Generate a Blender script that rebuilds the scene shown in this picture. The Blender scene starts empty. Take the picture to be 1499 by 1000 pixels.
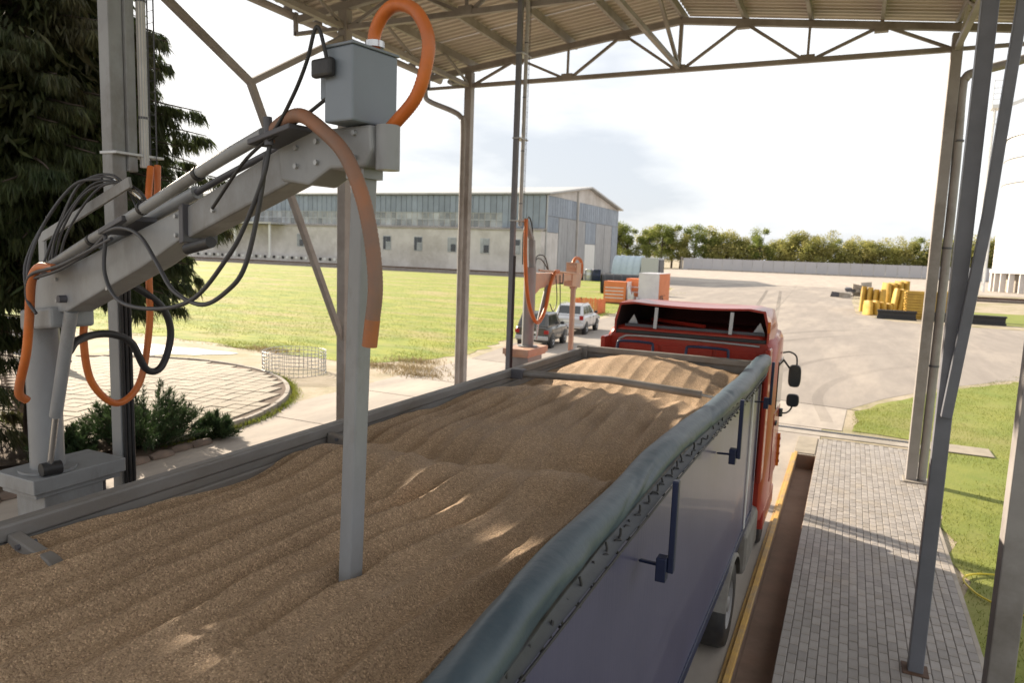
import bpy, math, random
import numpy as np
from mathutils import Vector, Matrix, noise as mnoise

random.seed(7)
rng = np.random.default_rng(11)
sc = bpy.context.scene
COL = sc.collection
R = math.radians

# ------------------------------------------------------------------ camera
CAM_H = 4.5
yaw, pitch, roll = R(25.197), R(7.088), R(2.041)
fw = Vector((-math.sin(yaw) * math.cos(pitch), math.cos(yaw) * math.cos(pitch), -math.sin(pitch)))
rt = Vector((math.cos(yaw), math.sin(yaw), 0.0))
up = rt.cross(fw)
r2 = rt * math.cos(roll) + up * math.sin(roll)
u2 = -rt * math.sin(roll) + up * math.cos(roll)
cam = bpy.data.cameras.new('camera')
camo = bpy.data.objects.new('camera', cam)
COL.objects.link(camo)
camo.matrix_world = Matrix(((r2.x, u2.x, -fw.x, 0), (r2.y, u2.y, -fw.y, 0), (r2.z, u2.z, -fw.z, CAM_H), (0, 0, 0, 1)))
cam.sensor_width = 36.0
cam.lens = 36.0 * 1044.6 / 1499.0
cam.clip_start = 0.05
cam.clip_end = 6000
cam.dof.use_dof = True
cam.dof.focus_distance = 4.2
cam.dof.aperture_fstop = 3.2
sc.camera = camo

# ------------------------------------------------------------------ sky, sun, exposure
SUN_EL, SUN_AZ = R(23.5), R(21.0)          # azimuth measured from -X towards +Y
sun_dir = Vector((-math.cos(SUN_AZ) * math.cos(SUN_EL), math.sin(SUN_AZ) * math.cos(SUN_EL), math.sin(SUN_EL)))
world = bpy.data.worlds.new('World')
sc.world = world
world.use_nodes = True
wn, wl = world.node_tree.nodes, world.node_tree.links
bg = wn['Background']
sky = wn.new('ShaderNodeTexSky')
sky.sky_type = 'NISHITA'
sky.sun_disc = False
sky.sun_elevation = SUN_EL
sky.sun_rotation = math.atan2(sun_dir.x, sun_dir.y)
sky.air_density = 1.0
sky.dust_density = 1.6
tc = wn.new('ShaderNodeTexCoord')
mp = wn.new('ShaderNodeMapping')
mp.inputs['Scale'].default_value = (1.0, 1.0, 3.2)
mp.inputs['Location'].default_value = (1.3, 7.1, 2.0)
n1 = wn.new('ShaderNodeTexNoise')
n1.inputs['Scale'].default_value = 2.3
n1.inputs['Detail'].default_value = 7
n1.inputs['Roughness'].default_value = 0.52
cr = wn.new('ShaderNodeValToRGB')
cr.color_ramp.elements[0].position = 0.33
cr.color_ramp.elements[0].color = (5.7, 6.0, 6.5, 1)
cr.color_ramp.elements[1].position = 0.5
cr.color_ramp.elements[1].color = (8.8, 8.8, 8.8, 1)
mx = wn.new('ShaderNodeMix')
mx.data_type = 'RGBA'
mx.inputs['Factor'].default_value = 0.86
wl.new(tc.outputs['Generated'], mp.inputs['Vector'])
wl.new(mp.outputs['Vector'], n1.inputs['Vector'])
wl.new(n1.outputs['Fac'], cr.inputs['Fac'])
wl.new(cr.outputs['Color'], mx.inputs['B'])
wl.new(sky.outputs['Color'], mx.inputs['A'])
wl.new(mx.outputs['Result'], bg.inputs['Color'])
bg.inputs['Strength'].default_value = 0.062
sl = bpy.data.lights.new('sun', 'SUN')
sl.energy = 5.0
sl.angle = R(0.53)
sl.color = (1.0, 0.86, 0.68)
so = bpy.data.objects.new('sun', sl)
so.rotation_euler = sun_dir.to_track_quat('Z', 'Y').to_euler()
so.location = (-40, 20, 30)
COL.objects.link(so)
sc.view_settings.view_transform = 'Standard'
sc.view_settings.look = 'None'
sc.view_settings.gamma = 1
sc.view_settings.use_curve_mapping = False
sc.view_settings.exposure = 1.2
sc.cycles.max_bounces = 7
sc.cycles.transparent_max_bounces = 12

# ------------------------------------------------------------------ materials
MATS = {}


def mat(name, c1, c2=None, scale=3.0, rough=0.6, metal=0.0, bump=0.0, bscale=60.0, c3=None, stretch=(1, 1, 1),
        orand=0.0, spec=0.4, transl=0.0, lo=0.35, hi=0.65, bstretch=None, detail=6.0, coat=0.0, bdist=0.01):
    """procedural surface: two noise-mixed colours, optional blotches, fine relief, per-piece variation"""
    if name in MATS:
        return MATS[name]
    m = bpy.data.materials.new(name)
    m.use_nodes = True
    N, L = m.node_tree.nodes, m.node_tree.links
    b = N['Principled BSDF']
    b.inputs['Roughness'].default_value = rough
    b.inputs['Metallic'].default_value = metal
    b.inputs['Specular IOR Level'].default_value = spec
    b.inputs['Coat Weight'].default_value = coat
    t = N.new('ShaderNodeTexCoord')
    mpn = N.new('ShaderNodeMapping')
    mpn.inputs['Scale'].default_value = stretch
    L.new(t.outputs['Object'], mpn.inputs['Vector'])
    c2 = c2 or tuple(x * 0.8 for x in c1)
    nz = N.new('ShaderNodeTexNoise')
    nz.inputs['Scale'].default_value = scale
    nz.inputs['Detail'].default_value = detail
    nz.inputs['Roughness'].default_value = 0.62
    L.new(mpn.outputs['Vector'], nz.inputs['Vector'])
    ramp = N.new('ShaderNodeValToRGB')
    ramp.color_ramp.elements[0].position = lo
    ramp.color_ramp.elements[0].color = (*c1, 1)
    ramp.color_ramp.elements[1].position = hi
    ramp.color_ramp.elements[1].color = (*c2, 1)
    L.new(nz.outputs['Fac'], ramp.inputs['Fac'])
    out = ramp.outputs['Color']
    if c3:
        nb = N.new('ShaderNodeTexNoise')
        nb.inputs['Scale'].default_value = scale * 0.23
        nb.inputs['Detail'].default_value = 8
        nb.inputs['Roughness'].default_value = 0.7
        L.new(mpn.outputs['Vector'], nb.inputs['Vector'])
        r3 = N.new('ShaderNodeValToRGB')
        r3.color_ramp.elements[0].position = 0.48
        r3.color_ramp.elements[1].position = 0.66
        L.new(nb.outputs['Fac'], r3.inputs['Fac'])
        mm = N.new('ShaderNodeMix')
        mm.data_type = 'RGBA'
        mm.inputs['B'].default_value = (*c3, 1)
        L.new(r3.outputs['Color'], mm.inputs['Factor'])
        L.new(out, mm.inputs['A'])
        out = mm.outputs['Result']
    if orand > 0:
        oi = N.new('ShaderNodeObjectInfo')
        ge = N.new('ShaderNodeNewGeometry')
        ad = N.new('ShaderNodeMath')
        ad.operation = 'ADD'
        L.new(oi.outputs['Random'], ad.inputs[0])
        L.new(ge.outputs['Random Per Island'], ad.inputs[1])
        fr = N.new('ShaderNodeMath')
        fr.operation = 'FRACT'
        L.new(ad.outputs[0], fr.inputs[0])
        mr = N.new('ShaderNodeMapRange')
        mr.inputs['To Min'].default_value = 1 - orand
        mr.inputs['To Max'].default_value = 1 + orand
        L.new(fr.outputs[0], mr.inputs['Value'])
        hs = N.new('ShaderNodeHueSaturation')
        L.new(mr.outputs[0], hs.inputs['Value'])
        L.new(out, hs.inputs['Color'])
        out = hs.outputs['Color']
    L.new(out, b.inputs['Base Color'])
    if bump > 0:
        bz = N.new('ShaderNodeTexNoise')
        bz.inputs['Scale'].default_value = bscale
        bz.inputs['Detail'].default_value = 5
        if bstretch:
            m2 = N.new('ShaderNodeMapping')
            m2.inputs['Scale'].default_value = bstretch
            L.new(t.outputs['Object'], m2.inputs['Vector'])
            L.new(m2.outputs['Vector'], bz.inputs['Vector'])
        else:
            L.new(t.outputs['Object'], bz.inputs['Vector'])
        bp = N.new('ShaderNodeBump')
        bp.inputs['Strength'].default_value = bump
        bp.inputs['Distance'].default_value = bdist
        L.new(bz.outputs['Fac'], bp.inputs['Height'])
        L.new(bp.outputs['Normal'], b.inputs['Normal'])
    if transl > 0:
        tr = N.new('ShaderNodeBsdfTranslucent')
        L.new(out, tr.inputs['Color'])
        ms = N.new('ShaderNodeMixShader')
        ms.inputs['Fac'].default_value = transl
        L.new(b.outputs[0], ms.inputs[1])
        L.new(tr.outputs[0], ms.inputs[2])
        L.new(ms.outputs[0], N['Material Output'].inputs['Surface'])
    MATS[name] = m
    return m


def grain_material():
    m = bpy.data.materials.new('wheat_grain')
    m.use_nodes = True
    N, L = m.node_tree.nodes, m.node_tree.links
    b = N['Principled BSDF']
    b.inputs['Roughness'].default_value = 0.62
    b.inputs['Specular IOR Level'].default_value = 0.3
    t = N.new('ShaderNodeTexCoord')
    vo = N.new('ShaderNodeTexVoronoi')
    vo.inputs['Scale'].default_value = 165
    L.new(t.outputs['Object'], vo.inputs['Vector'])
    sep = N.new('ShaderNodeSeparateColor')
    L.new(vo.outputs['Color'], sep.inputs['Color'])
    ramp = N.new('ShaderNodeValToRGB')
    e = ramp.color_ramp.elements
    e[0].position, e[0].color = 0.0, (0.225, 0.147, 0.09, 1)
    e[1].position, e[1].color = 1.0, (0.70, 0.50, 0.32, 1)
    k = e.new(0.5)
    k.color = (0.39, 0.272, 0.165, 1)
    k = e.new(0.88)
    k.color = (0.48, 0.335, 0.215, 1)
    L.new(sep.outputs[0], ramp.inputs['Fac'])
    nz = N.new('ShaderNodeTexNoise')
    nz.inputs['Scale'].default_value = 2.2
    nz.inputs['Detail'].default_value = 5
    L.new(t.outputs['Object'], nz.inputs['Vector'])
    mr = N.new('ShaderNodeMapRange')
    mr.inputs['From Min'].default_value = 0.3
    mr.inputs['From Max'].default_value = 0.7
    mr.inputs['To Min'].default_value = 0.88
    mr.inputs['To Max'].default_value = 1.12
    L.new(nz.outputs['Fac'], mr.inputs['Value'])
    hs = N.new('ShaderNodeHueSaturation')
    L.new(mr.outputs[0], hs.inputs['Value'])
    L.new(ramp.outputs['Color'], hs.inputs['Color'])
    L.new(hs.outputs['Color'], b.inputs['Base Color'])
    bp = N.new('ShaderNodeBump')
    bp.invert = True
    bp.inputs['Strength'].default_value = 1.0
    bp.inputs['Distance'].default_value = 0.006
    L.new(vo.outputs['Distance'], bp.inputs['Height'])
    L.new(bp.outputs['Normal'], b.inputs['Normal'])
    return m


steel = mat('grey_painted_steel', (0.27, 0.265, 0.27), (0.22, 0.215, 0.22), 3, 0.5, 0.0, 0.08, 30, c3=(0.2, 0.185, 0.17))
steel_d = mat('dark_painted_steel', (0.10, 0.10, 0.115), (0.075, 0.075, 0.085), 3, 0.45, 0.0, 0.06, 30)
canopy_m = mat('canopy_grey_paint', (0.32, 0.3, 0.29), (0.26, 0.24, 0.23), 2, 0.55, 0.0, 0.08, 25, c3=(0.17, 0.15, 0.135))
roof_m = mat('roof_sheet_underside', (0.48, 0.43, 0.37), (0.4, 0.355, 0.305), 1.2, 0.45, 0.0, 0.05, 12, c3=(0.36, 0.315, 0.265))
galv = mat('galvanised_metal', (0.46, 0.47, 0.48), (0.38, 0.39, 0.4), 6, 0.42, 0.5, 0.05, 40)
sampler_m = mat('sampler_grey_paint', (0.285, 0.295, 0.305), (0.235, 0.242, 0.25), 3.5, 0.45, 0.0, 0.12, 28, c3=(0.13, 0.115, 0.098), coat=0.05, stretch=(1, 1, 0.55), detail=10)
box_m = mat('box_grey_paint', (0.20, 0.235, 0.28), (0.18, 0.21, 0.245), 2.5, 0.36, 0.0, 0.04, 30)
salmon_m = mat('faded_salmon_paint', (0.60, 0.39, 0.28), (0.5, 0.31, 0.22), 3, 0.5, 0, 0.08, 30, c3=(0.4, 0.3, 0.27))
orange_m = mat('orange_hose_rubber', (0.62, 0.17, 0.035), (0.5, 0.125, 0.025), 6, 0.42, 0, 0.1, 40, c3=(0.42, 0.14, 0.05))
dusty_m = mat('dusty_orange_hose', (0.31, 0.14, 0.075), (0.2, 0.13, 0.1), 4, 0.6, 0, 0.1, 40, c3=(0.19, 0.14, 0.115))
black_m = mat('black_rubber', (0.022, 0.022, 0.025), (0.035, 0.034, 0.034), 9, 0.5, 0, 0.15, 60)
greyhose_m = mat('grey_black_hose', (0.06, 0.06, 0.066), (0.045, 0.045, 0.05), 9, 0.45, 0, 0.1, 60)
clear_m = mat('dusty_plastic_tube', (0.55, 0.53, 0.5), (0.46, 0.44, 0.41), 5, 0.35, 0, 0.05, 30)
concrete_m = mat('yard_concrete', (0.40, 0.35, 0.30), (0.30, 0.265, 0.232), 1.1, 0.85, 0, 0.5, 9, c3=(0.46, 0.40, 0.335), detail=12, stretch=(1.3, 0.45, 1))
asphalt_m = mat('dusty_asphalt', (0.285, 0.25, 0.218), (0.235, 0.205, 0.18), 0.7, 0.85, 0, 0.4, 14, c3=(0.37, 0.32, 0.27), detail=12, stretch=(1.5, 0.28, 1))
paver_m = mat('grey_concrete_paver', (0.33, 0.305, 0.285), (0.275, 0.255, 0.24), 7, 0.82, 0, 0.35, 90, orand=0.13, c3=(0.31, 0.275, 0.235))
joint_m = mat('sandy_joint', (0.17, 0.15, 0.13), (0.13, 0.118, 0.105), 9, 0.95, 0, 0.5, 60)
tile_m = mat('pale_concrete_slab', (0.36, 0.315, 0.25), (0.28, 0.245, 0.195), 3.5, 0.85, 0, 0.35, 50, orand=0.12, c3=(0.38, 0.33, 0.26))
kerb_m = mat('kerb_concrete', (0.40, 0.36, 0.31), (0.3, 0.265, 0.23), 3, 0.85, 0, 0.4, 30, c3=(0.24, 0.215, 0.18))
soil_m = mat('bare_soil', (0.125, 0.085, 0.06), (0.085, 0.058, 0.04), 2.5, 0.95, 0, 0.8, 18, c3=(0.15, 0.115, 0.085))
pit_m = mat('pit_brown_dirt', (0.25, 0.165, 0.12), (0.19, 0.13, 0.098), 2.0, 0.9, 0, 0.4, 25, c3=(0.28, 0.2, 0.155))
rust_m = mat('rusty_brown_metal', (0.13, 0.072, 0.045), (0.09, 0.055, 0.04), 5, 0.8, 0, 0.3, 40)
yellow_m = mat('worn_yellow_paint', (0.55, 0.33, 0.075), (0.42, 0.25, 0.08), 5, 0.6, 0, 0.2, 40, c3=(0.3, 0.22, 0.13))
red_m = mat('red_truck_paint', (0.36, 0.03, 0.016), (0.31, 0.026, 0.014), 2, 0.32, 0, 0.02, 20, c3=(0.27, 0.035, 0.022), coat=0.3)
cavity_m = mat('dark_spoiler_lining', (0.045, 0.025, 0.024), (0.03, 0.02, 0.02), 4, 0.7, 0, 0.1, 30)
trailer_in_m = mat('worn_trailer_steel', (0.25, 0.24, 0.23), (0.18, 0.17, 0.16), 3, 0.55, 0.15, 0.15, 25, c3=(0.15, 0.125, 0.1), stretch=(1, 0.4, 1))
blue_m = mat('blue_trailer_side', (0.085, 0.085, 0.15), (0.07, 0.071, 0.13), 1.5, 0.33, 0, 0.12, 26, spec=0.5, coat=0.15,
             bstretch=(0.1, 1.6, 0.12), bdist=0.012)
post_m = mat('blue_grey_post_paint', (0.17, 0.175, 0.2), (0.14, 0.145, 0.165), 3, 0.45, 0, 0.06, 30)
navy_m = mat('navy_blue_paint', (0.016, 0.024, 0.065), (0.012, 0.018, 0.05), 4, 0.4, 0, 0.05, 30)
tarp_m = mat('teal_tarpaulin', (0.052, 0.08, 0.105), (0.042, 0.066, 0.088), 3.2, 0.42, 0, 0.25, 9, c3=(0.066, 0.094, 0.115), stretch=(1, 0.5, 1), bdist=0.02)
hem_m = mat('grey_tarp_hem', (0.085, 0.09, 0.1), (0.06, 0.065, 0.075), 4, 0.55, 0, 0.25, 20, stretch=(1, 0.4, 1))
white_m = mat('white_plastic', (0.72, 0.72, 0.70), (0.62, 0.62, 0.60), 4, 0.5, 0, 0.05, 30)
glass_m = mat('dark_glass', (0.03, 0.036, 0.04), (0.022, 0.026, 0.03), 2, 0.06, 0, 0, spec=0.8)
chrome_m = mat('bright_metal', (0.6, 0.6, 0.6), (0.5, 0.5, 0.5), 5, 0.25, 0.9)
needle_m = mat('spruce_needles', (0.034, 0.058, 0.02), (0.07, 0.085, 0.026), 1.3, 0.6, 0, 0, orand=0.4, transl=0.4, c3=(0.085, 0.07, 0.032))
juniper_m = mat('juniper_needles', (0.035, 0.07, 0.028), (0.06, 0.095, 0.035), 4, 0.6, 0, 0, orand=0.3, transl=0.25)
bark_m = mat('spruce_bark', (0.10, 0.075, 0.058), (0.06, 0.045, 0.036), 7, 0.9, 0, 0.9, 22, stretch=(1, 1, 0.4), bdist=0.03)
grass_m = mat('grass_blades', (0.12, 0.155, 0.024), (0.185, 0.195, 0.034), 0.7, 0.55, 0, 0, orand=0.25, transl=0.6)
dry_m = mat('dry_grass', (0.30, 0.235, 0.13), (0.22, 0.17, 0.09), 3, 0.8, 0, 0, orand=0.25, transl=0.3)
meadow_m = mat('meadow_turf', (0.135, 0.19, 0.014), (0.255, 0.27, 0.03), 0.9, 0.9, 0, 0.5, 20, c3=(0.31, 0.25, 0.11), lo=0.38, hi=0.6, detail=13, bdist=0.03, stretch=(0.45, 1.0, 1))
field_m = mat('grass_turf', (0.15, 0.19, 0.028), (0.22, 0.235, 0.045), 0.55, 0.85, 0, 0.5, 26, c3=(0.24, 0.22, 0.075), detail=12, bdist=0.03)
dirt_m = mat('sandy_verge', (0.43, 0.36, 0.275), (0.3, 0.25, 0.17), 0.8, 0.9, 0, 0.8, 9, c3=(0.2, 0.19, 0.075), detail=10, bdist=0.03)
ballast_m = mat('track_ballast', (0.2, 0.17, 0.15), (0.13, 0.11, 0.1), 2, 0.95, 0, 0.8, 12)
water_m = mat('puddle_water', (0.16, 0.15, 0.13), (0.12, 0.115, 0.1), 1, 0.03, 0, 0.02, 6, spec=0.9)
clad_m = mat('blue_grey_cladding', (0.275, 0.32, 0.385), (0.225, 0.26, 0.315), 0.5, 0.5, 0.2, 0, orand=0.12)
brickw_m = mat('whitewashed_brick', (0.62, 0.59, 0.57), (0.5, 0.475, 0.455), 0.35, 0.85, 0, 0.3, 6, c3=(0.38, 0.35, 0.32))
grime_m = mat('dull_door_panel', (0.36, 0.365, 0.38), (0.3, 0.305, 0.315), 0.4, 0.6, 0.1, 0, orand=0.08)
roofg_m = mat('light_roof_sheet', (0.5, 0.5, 0.5), (0.42, 0.42, 0.42), 0.3, 0.5, 0.2)
pane_m = mat('dusty_pane', (0.36, 0.38, 0.39), (0.2, 0.215, 0.225), 0.35, 0.15, 0, 0, orand=0.35, spec=0.6)
frame_m = mat('window_frame_paint', (0.42, 0.44, 0.46), (0.35, 0.37, 0.39), 2, 0.6)
silo_m = mat('white_silo_steel', (0.74, 0.74, 0.73), (0.68, 0.68, 0.675), 0.3, 0.4, 0.1, 0.04, 3)
fence_m = mat('pale_fence_panel', (0.47, 0.46, 0.47), (0.42, 0.41, 0.42), 0.1, 0.7, 0, 0, orand=0.04)
leaf_m = mat('autumn_leaf', (0.2, 0.25, 0.06), (0.27, 0.285, 0.08), 0.12, 0.6, 0, 0, orand=0.25, transl=0.55)
leafy_m = mat('yellowing_leaf', (0.29, 0.3, 0.085), (0.38, 0.33, 0.12), 0.12, 0.6, 0, 0, orand=0.25, transl=0.55)
crateo_m = mat('orange_carton', (0.66, 0.21, 0.085), (0.58, 0.17, 0.06), 1.2, 0.6, 0, 0.05, 10)
wrap_m = mat('milky_wrap_film', (0.62, 0.6, 0.62), (0.54, 0.52, 0.55), 1.2, 0.3, 0, 0.4, 5, bdist=0.05)
lblue_m = mat('light_blue_sheet', (0.42, 0.5, 0.55), (0.36, 0.43, 0.48), 0.5, 0.5, 0.1, 0.1, 4)
ycrate_m = mat('yellow_plastic', (0.55, 0.35, 0.06), (0.42, 0.26, 0.05), 1.2, 0.5, 0, 0.05, 10, orand=0.08)
niva_m = mat('olive_grey_car_paint', (0.085, 0.08, 0.075), (0.075, 0.072, 0.066), 2, 0.25, 0.3, 0, coat=0.5)
silver_m = mat('silver_car_paint', (0.56, 0.56, 0.57), (0.5, 0.5, 0.52), 2, 0.28, 0.35, 0, coat=0.4)
lamp_m = mat('red_tail_lens', (0.35, 0.02, 0.02), (0.28, 0.015, 0.015), 4, 0.2)
amber_m = mat('amber_lens', (0.6, 0.16, 0.02), (0.5, 0.12, 0.02), 4, 0.2)
hose_y_m = mat('yellow_garden_hose', (0.62, 0.5, 0.03), (0.52, 0.42, 0.03), 4, 0.45)
brick_m = mat('old_red_stone', (0.2, 0.15, 0.12), (0.14, 0.11, 0.09), 4, 0.9, 0, 0.5, 25, orand=0.2)
wheat_m = grain_material()


# ------------------------------------------------------------------ mesh helpers
class MB:
    """collects geometry (world or local coordinates) and links it as one mesh object"""

    def __init__(self):
        self.v, self.f, self.s = [], [], []

    def _add(self, vs, fs, smooth=False):
        o = len(self.v)
        self.v += [tuple(p) for p in vs]
        self.f += [tuple(i + o for i in f) for f in fs]
        self.s += [smooth] * len(fs)
        return self

    def hexa(self, p):
        return self._add(p, [(0, 3, 2, 1), (4, 5, 6, 7), (0, 1, 5, 4), (1, 2, 6, 5), (2, 3, 7, 6), (3, 0, 4, 7)])

    def box(self, x0, x1, y0, y1, z0, z1):
        return self.hexa([(x0, y0, z0), (x1, y0, z0), (x1, y1, z0), (x0, y1, z0), (x0, y0, z1), (x1, y0, z1), (x1, y1, z1), (x0, y1, z1)])

    def bar(self, a, b, w, h=None, up=(0, 0, 1)):
        a, b, h = Vector(a), Vector(b), h or w
        d = (b - a).normalized()
        upv = Vector(up)
        if abs(d.dot(upv)) > 0.98:
            upv = Vector((0, 1, 0))
        s = d.cross(upv).normalized() * (w / 2)
        t = s.cross(d).normalized() * (h / 2)
        return self.hexa([a - s - t, a + s - t, b + s - t, b - s - t, a - s + t, a + s + t, b + s + t, b - s + t])

    def tube(self, pts, r, n=10, closed=False, caps=True):
        P = [Vector(p) for p in pts]
        m = len(P)
        rs = r if isinstance(r, (list, tuple)) else [r] * m
        vs, prev = [], None
        for i in range(m):
            if closed:
                d = (P[(i + 1) % m] - P[i - 1]).normalized()
            else:
                d = (P[min(i + 1, m - 1)] - P[max(i - 1, 0)]).normalized()
            if prev is None:
                ref = Vector((0, 0, 1)) if abs(d.z) < 0.9 else Vector((1, 0, 0))
                prev = d.cross(ref).normalized()
            prev = (prev - d * prev.dot(d)).normalized()
            q = d.cross(prev)
            vs += [P[i] + (prev * math.cos(2 * math.pi * k / n) + q * math.sin(2 * math.pi * k / n)) * rs[i] for k in range(n)]
        fs = []
        for i in range(m if closed else m - 1):
            j = (i + 1) % m
            fs += [(i * n + k, i * n + (k + 1) % n, j * n + (k + 1) % n, j * n + k) for k in range(n)]
        self._add(vs, fs, True)
        if caps and not closed:
            self._add(vs[:n], [tuple(range(n))[::-1]])
            self._add(vs[-n:], [tuple(range(n))])
        return self

    def cyl(self, a, b, r, n=14, r2=None):
        return self.tube([a, b], [r, r if r2 is None else r2], n)

    def lathe(self, prof, c, n=24, smooth=True):
        vs = [(c[0] + r * math.cos(2 * math.pi * k / n), c[1] + r * math.sin(2 * math.pi * k / n), c[2] + z) for r, z in prof for k in range(n)]
        fs = [(i * n + k, i * n + (k + 1) % n, (i + 1) * n + (k + 1) % n, (i + 1) * n + k) for i in range(len(prof) - 1) for k in range(n)]
        return self._add(vs, fs, smooth)

    def prism(self, poly, vec):
        vec = Vector(vec)
        n = len(poly)
        a = [Vector(p) for p in poly]
        return self._add(a + [p + vec for p in a], [tuple(range(n))[::-1], tuple(range(n, 2 * n))] + [(i, (i + 1) % n, n + (i + 1) % n, n + i) for i in range(n)])

    def poly(self, pts):
        return self._add(pts, [tuple(range(len(pts)))])

    def grid(self, rows, smooth=True):
        m, n = len(rows), len(rows[0])
        return self._add([p for r_ in rows for p in r_], [(i * n + k, i * n + k + 1, (i + 1) * n + k + 1, (i + 1) * n + k) for i in range(m - 1) for k in range(n - 1)], smooth)

    def build(self, name, m, parent=None, bevel=0.0, org=None):
        o = Vector((0, 0, 0))
        if org is not None:
            o = Vector(org)
        elif parent is not None:
            o = ORG.get(parent.name, Vector((0, 0, 0)))
        me = bpy.data.meshes.new(name)
        me.from_pydata([(p[0] - o.x, p[1] - o.y, p[2] - o.z) for p in self.v], [], self.f)
        if any(self.s):
            me.polygons.foreach_set('use_smooth', self.s)
        me.materials.append(m)
        ob = bpy.data.objects.new(name, me)
        COL.objects.link(ob)
        if parent is not None:
            ob.parent = parent
        else:
            ob.location = o
        ORG[ob.name] = o
        if bevel > 0:
            bv = ob.modifiers.new('bevel', 'BEVEL')
            bv.width = bevel
            bv.segments = 2
            bv.limit_method = 'ANGLE'
        return ob


ORG = {}


def tag(o, label=None, cat=None, group=None, kind=None):
    for k, v in (('label', label), ('category', cat), ('group', group), ('kind', kind)):
        if v:
            o[k] = v
    return o


def thing(name, loc, label, cat, group=None, local=False):
    e = bpy.data.objects.new(name, None)
    e.empty_display_size = 0.2
    COL.objects.link(e)
    e.location = loc
    ORG[e.name] = Vector((0, 0, 0)) if local else Vector(loc)
    return tag(e, label, cat, group)


def copy_tree(o, parent=None):
    c = o.copy()
    COL.objects.link(c)
    c.parent = parent
    for ch in list(o.children):
        copy_tree(ch, c)
    return c


def smooth_path(pts, k=6):
    """Catmull-Rom through the points"""
    P = [Vector(p) for p in pts]
    P = [P[0] * 2 - P[1]] + P + [P[-1] * 2 - P[-2]]
    out = []
    for i in range(1, len(P) - 2):
        for s in range(k):
            t = s / k
            a, b, c, d = P[i - 1], P[i], P[i + 1], P[i + 2]
            out.append(0.5 * ((2 * b) + (c - a) * t + (2 * a - 5 * b + 4 * c - d) * t * t + (3 * b - a - 3 * c + d) * t ** 3))
    out.append(P[-2])
    return out


def raw_mesh(name, verts, faces, m, parent=None, smooth=False, org=(0, 0, 0)):
    """fast mesh from numpy arrays; faces (n,3) or (n,4)"""
    me = bpy.data.meshes.new(name)
    k = faces.shape[1]
    me.vertices.add(len(verts))
    me.vertices.foreach_set('co', (verts - np.array(org)).astype(np.float32).ravel())
    me.loops.add(faces.size)
    me.loops.foreach_set('vertex_index', faces.astype(np.int32).ravel())
    me.polygons.add(len(faces))
    me.polygons.foreach_set('loop_start', np.arange(0, faces.size, k, dtype=np.int32))
    if smooth:
        me.polygons.foreach_set('use_smooth', np.ones(len(faces), dtype=bool))
    me.update(calc_edges=True)
    me.materials.append(m)
    ob = bpy.data.objects.new(name, me)
    COL.objects.link(ob)
    if parent is not None:
        ob.parent = parent
    return ob


def strips(base, dirs, length, width, side=None):
    """leaf / needle spray: thin diamonds from base along dirs. returns verts, quads"""
    n = len(base)
    d = dirs / np.linalg.norm(dirs, axis=1, keepdims=True)
    if side is None:
        side = rng.normal(size=(n, 3))
    s = np.cross(d, side)
    s /= np.linalg.norm(s, axis=1, keepdims=True) + 1e-9
    L, W = length[:, None], width[:, None]
    v = np.stack([base, base + d * L * 0.45 + s * W, base + d * L, base + d * L * 0.45 - s * W], axis=1).reshape(-1, 3)
    f = np.arange(4 * n).reshape(n, 4)
    return v, f


# ================================================================== THE GROUND
PX0, PX1, PY1, PDEP = -0.83, -0.42, 17.85, 0.34       # the long trench beside the truck
b = MB()
BIG = 3000
PY0 = -6.0
b.poly([(-BIG, -BIG, 0), (PX0, -BIG, 0), (PX0, BIG, 0), (-BIG, BIG, 0)])
b.poly([(PX1, -BIG, 0), (BIG, -BIG, 0), (BIG, BIG, 0), (PX1, BIG, 0)])
b.poly([(PX0, -BIG, 0), (PX1, -BIG, 0), (PX1, PY0, 0), (PX0, PY0, 0)])
b.poly([(PX0, PY1, 0), (PX1, PY1, 0), (PX1, BIG, 0), (PX0, BIG, 0)])
tag(b.build('ground', dirt_m), kind='structure')

# concrete yard: split round the trench
def jag(poly, amp, step=0.7):
    out = []
    for (a, c_) in zip(poly, poly[1:] + poly[:1]):
        L_ = math.hypot(c_[0] - a[0], c_[1] - a[1])
        n = max(1, min(60, int(L_ / step)))
        for i in range(n):
            x, y = a[0] + (c_[0] - a[0]) * i / n, a[1] + (c_[1] - a[1]) * i / n
            out.append((x + amp * mnoise.noise((x * 1.3, y * 1.3, 1)), y + amp * mnoise.noise((x * 1.3, y * 1.3, 9))))
    return out


def sheet(name, polys, z, m, kind='structure', rough=0.0):
    q = MB()
    for p in polys:
        if rough:
            p = jag(p, rough)
        q.poly([(x, y, z) for x, y in p])
    return tag(q.build(name, m), kind=kind)


sheet('yard', [[(-13.4, -20), (PX0 - 0.03, -20), (PX0 - 0.03, PY1 + 0.02), (-14.2, PY1 + 0.02)],
               [(-14.2, PY1 + 0.02), (-0.40, PY1 + 0.02), (-0.40, 21.0), (-14.3, 21.0)],
               [(-14.3, 21.0), (0.1, 21.0), (0.2, 24.3), (-14.25, 26.3)]], 0.008, concrete_m)
sheet('road', [[(-14.25, 26.3), (0.2, 24.3), (1.3, 27), (3.4, 31), (6.3, 35), (14, 39.5), (60, 55), (60, 64), (12, 65), (3.5, 66), (0.6, 74), (0.2, 100), (1, 142),
                (40, 150), (60, 330), (-72, 330), (-40, 148), (-24, 108), (-16.2, 60), (-16.0, 44), (-15.1, 33)]], 0.006, asphalt_m)
sheet('field', [[(-15.0, 26), (-15.7, 33), (-16.7, 44), (-17.0, 60), (-24.5, 108), (-36, 122), (-200, 117), (-200, 20), (-40, 22), (-29, 23.4), (-21, 22.6), (-17, 22.2)]], 0.012, meadow_m, rough=0.7)
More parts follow.
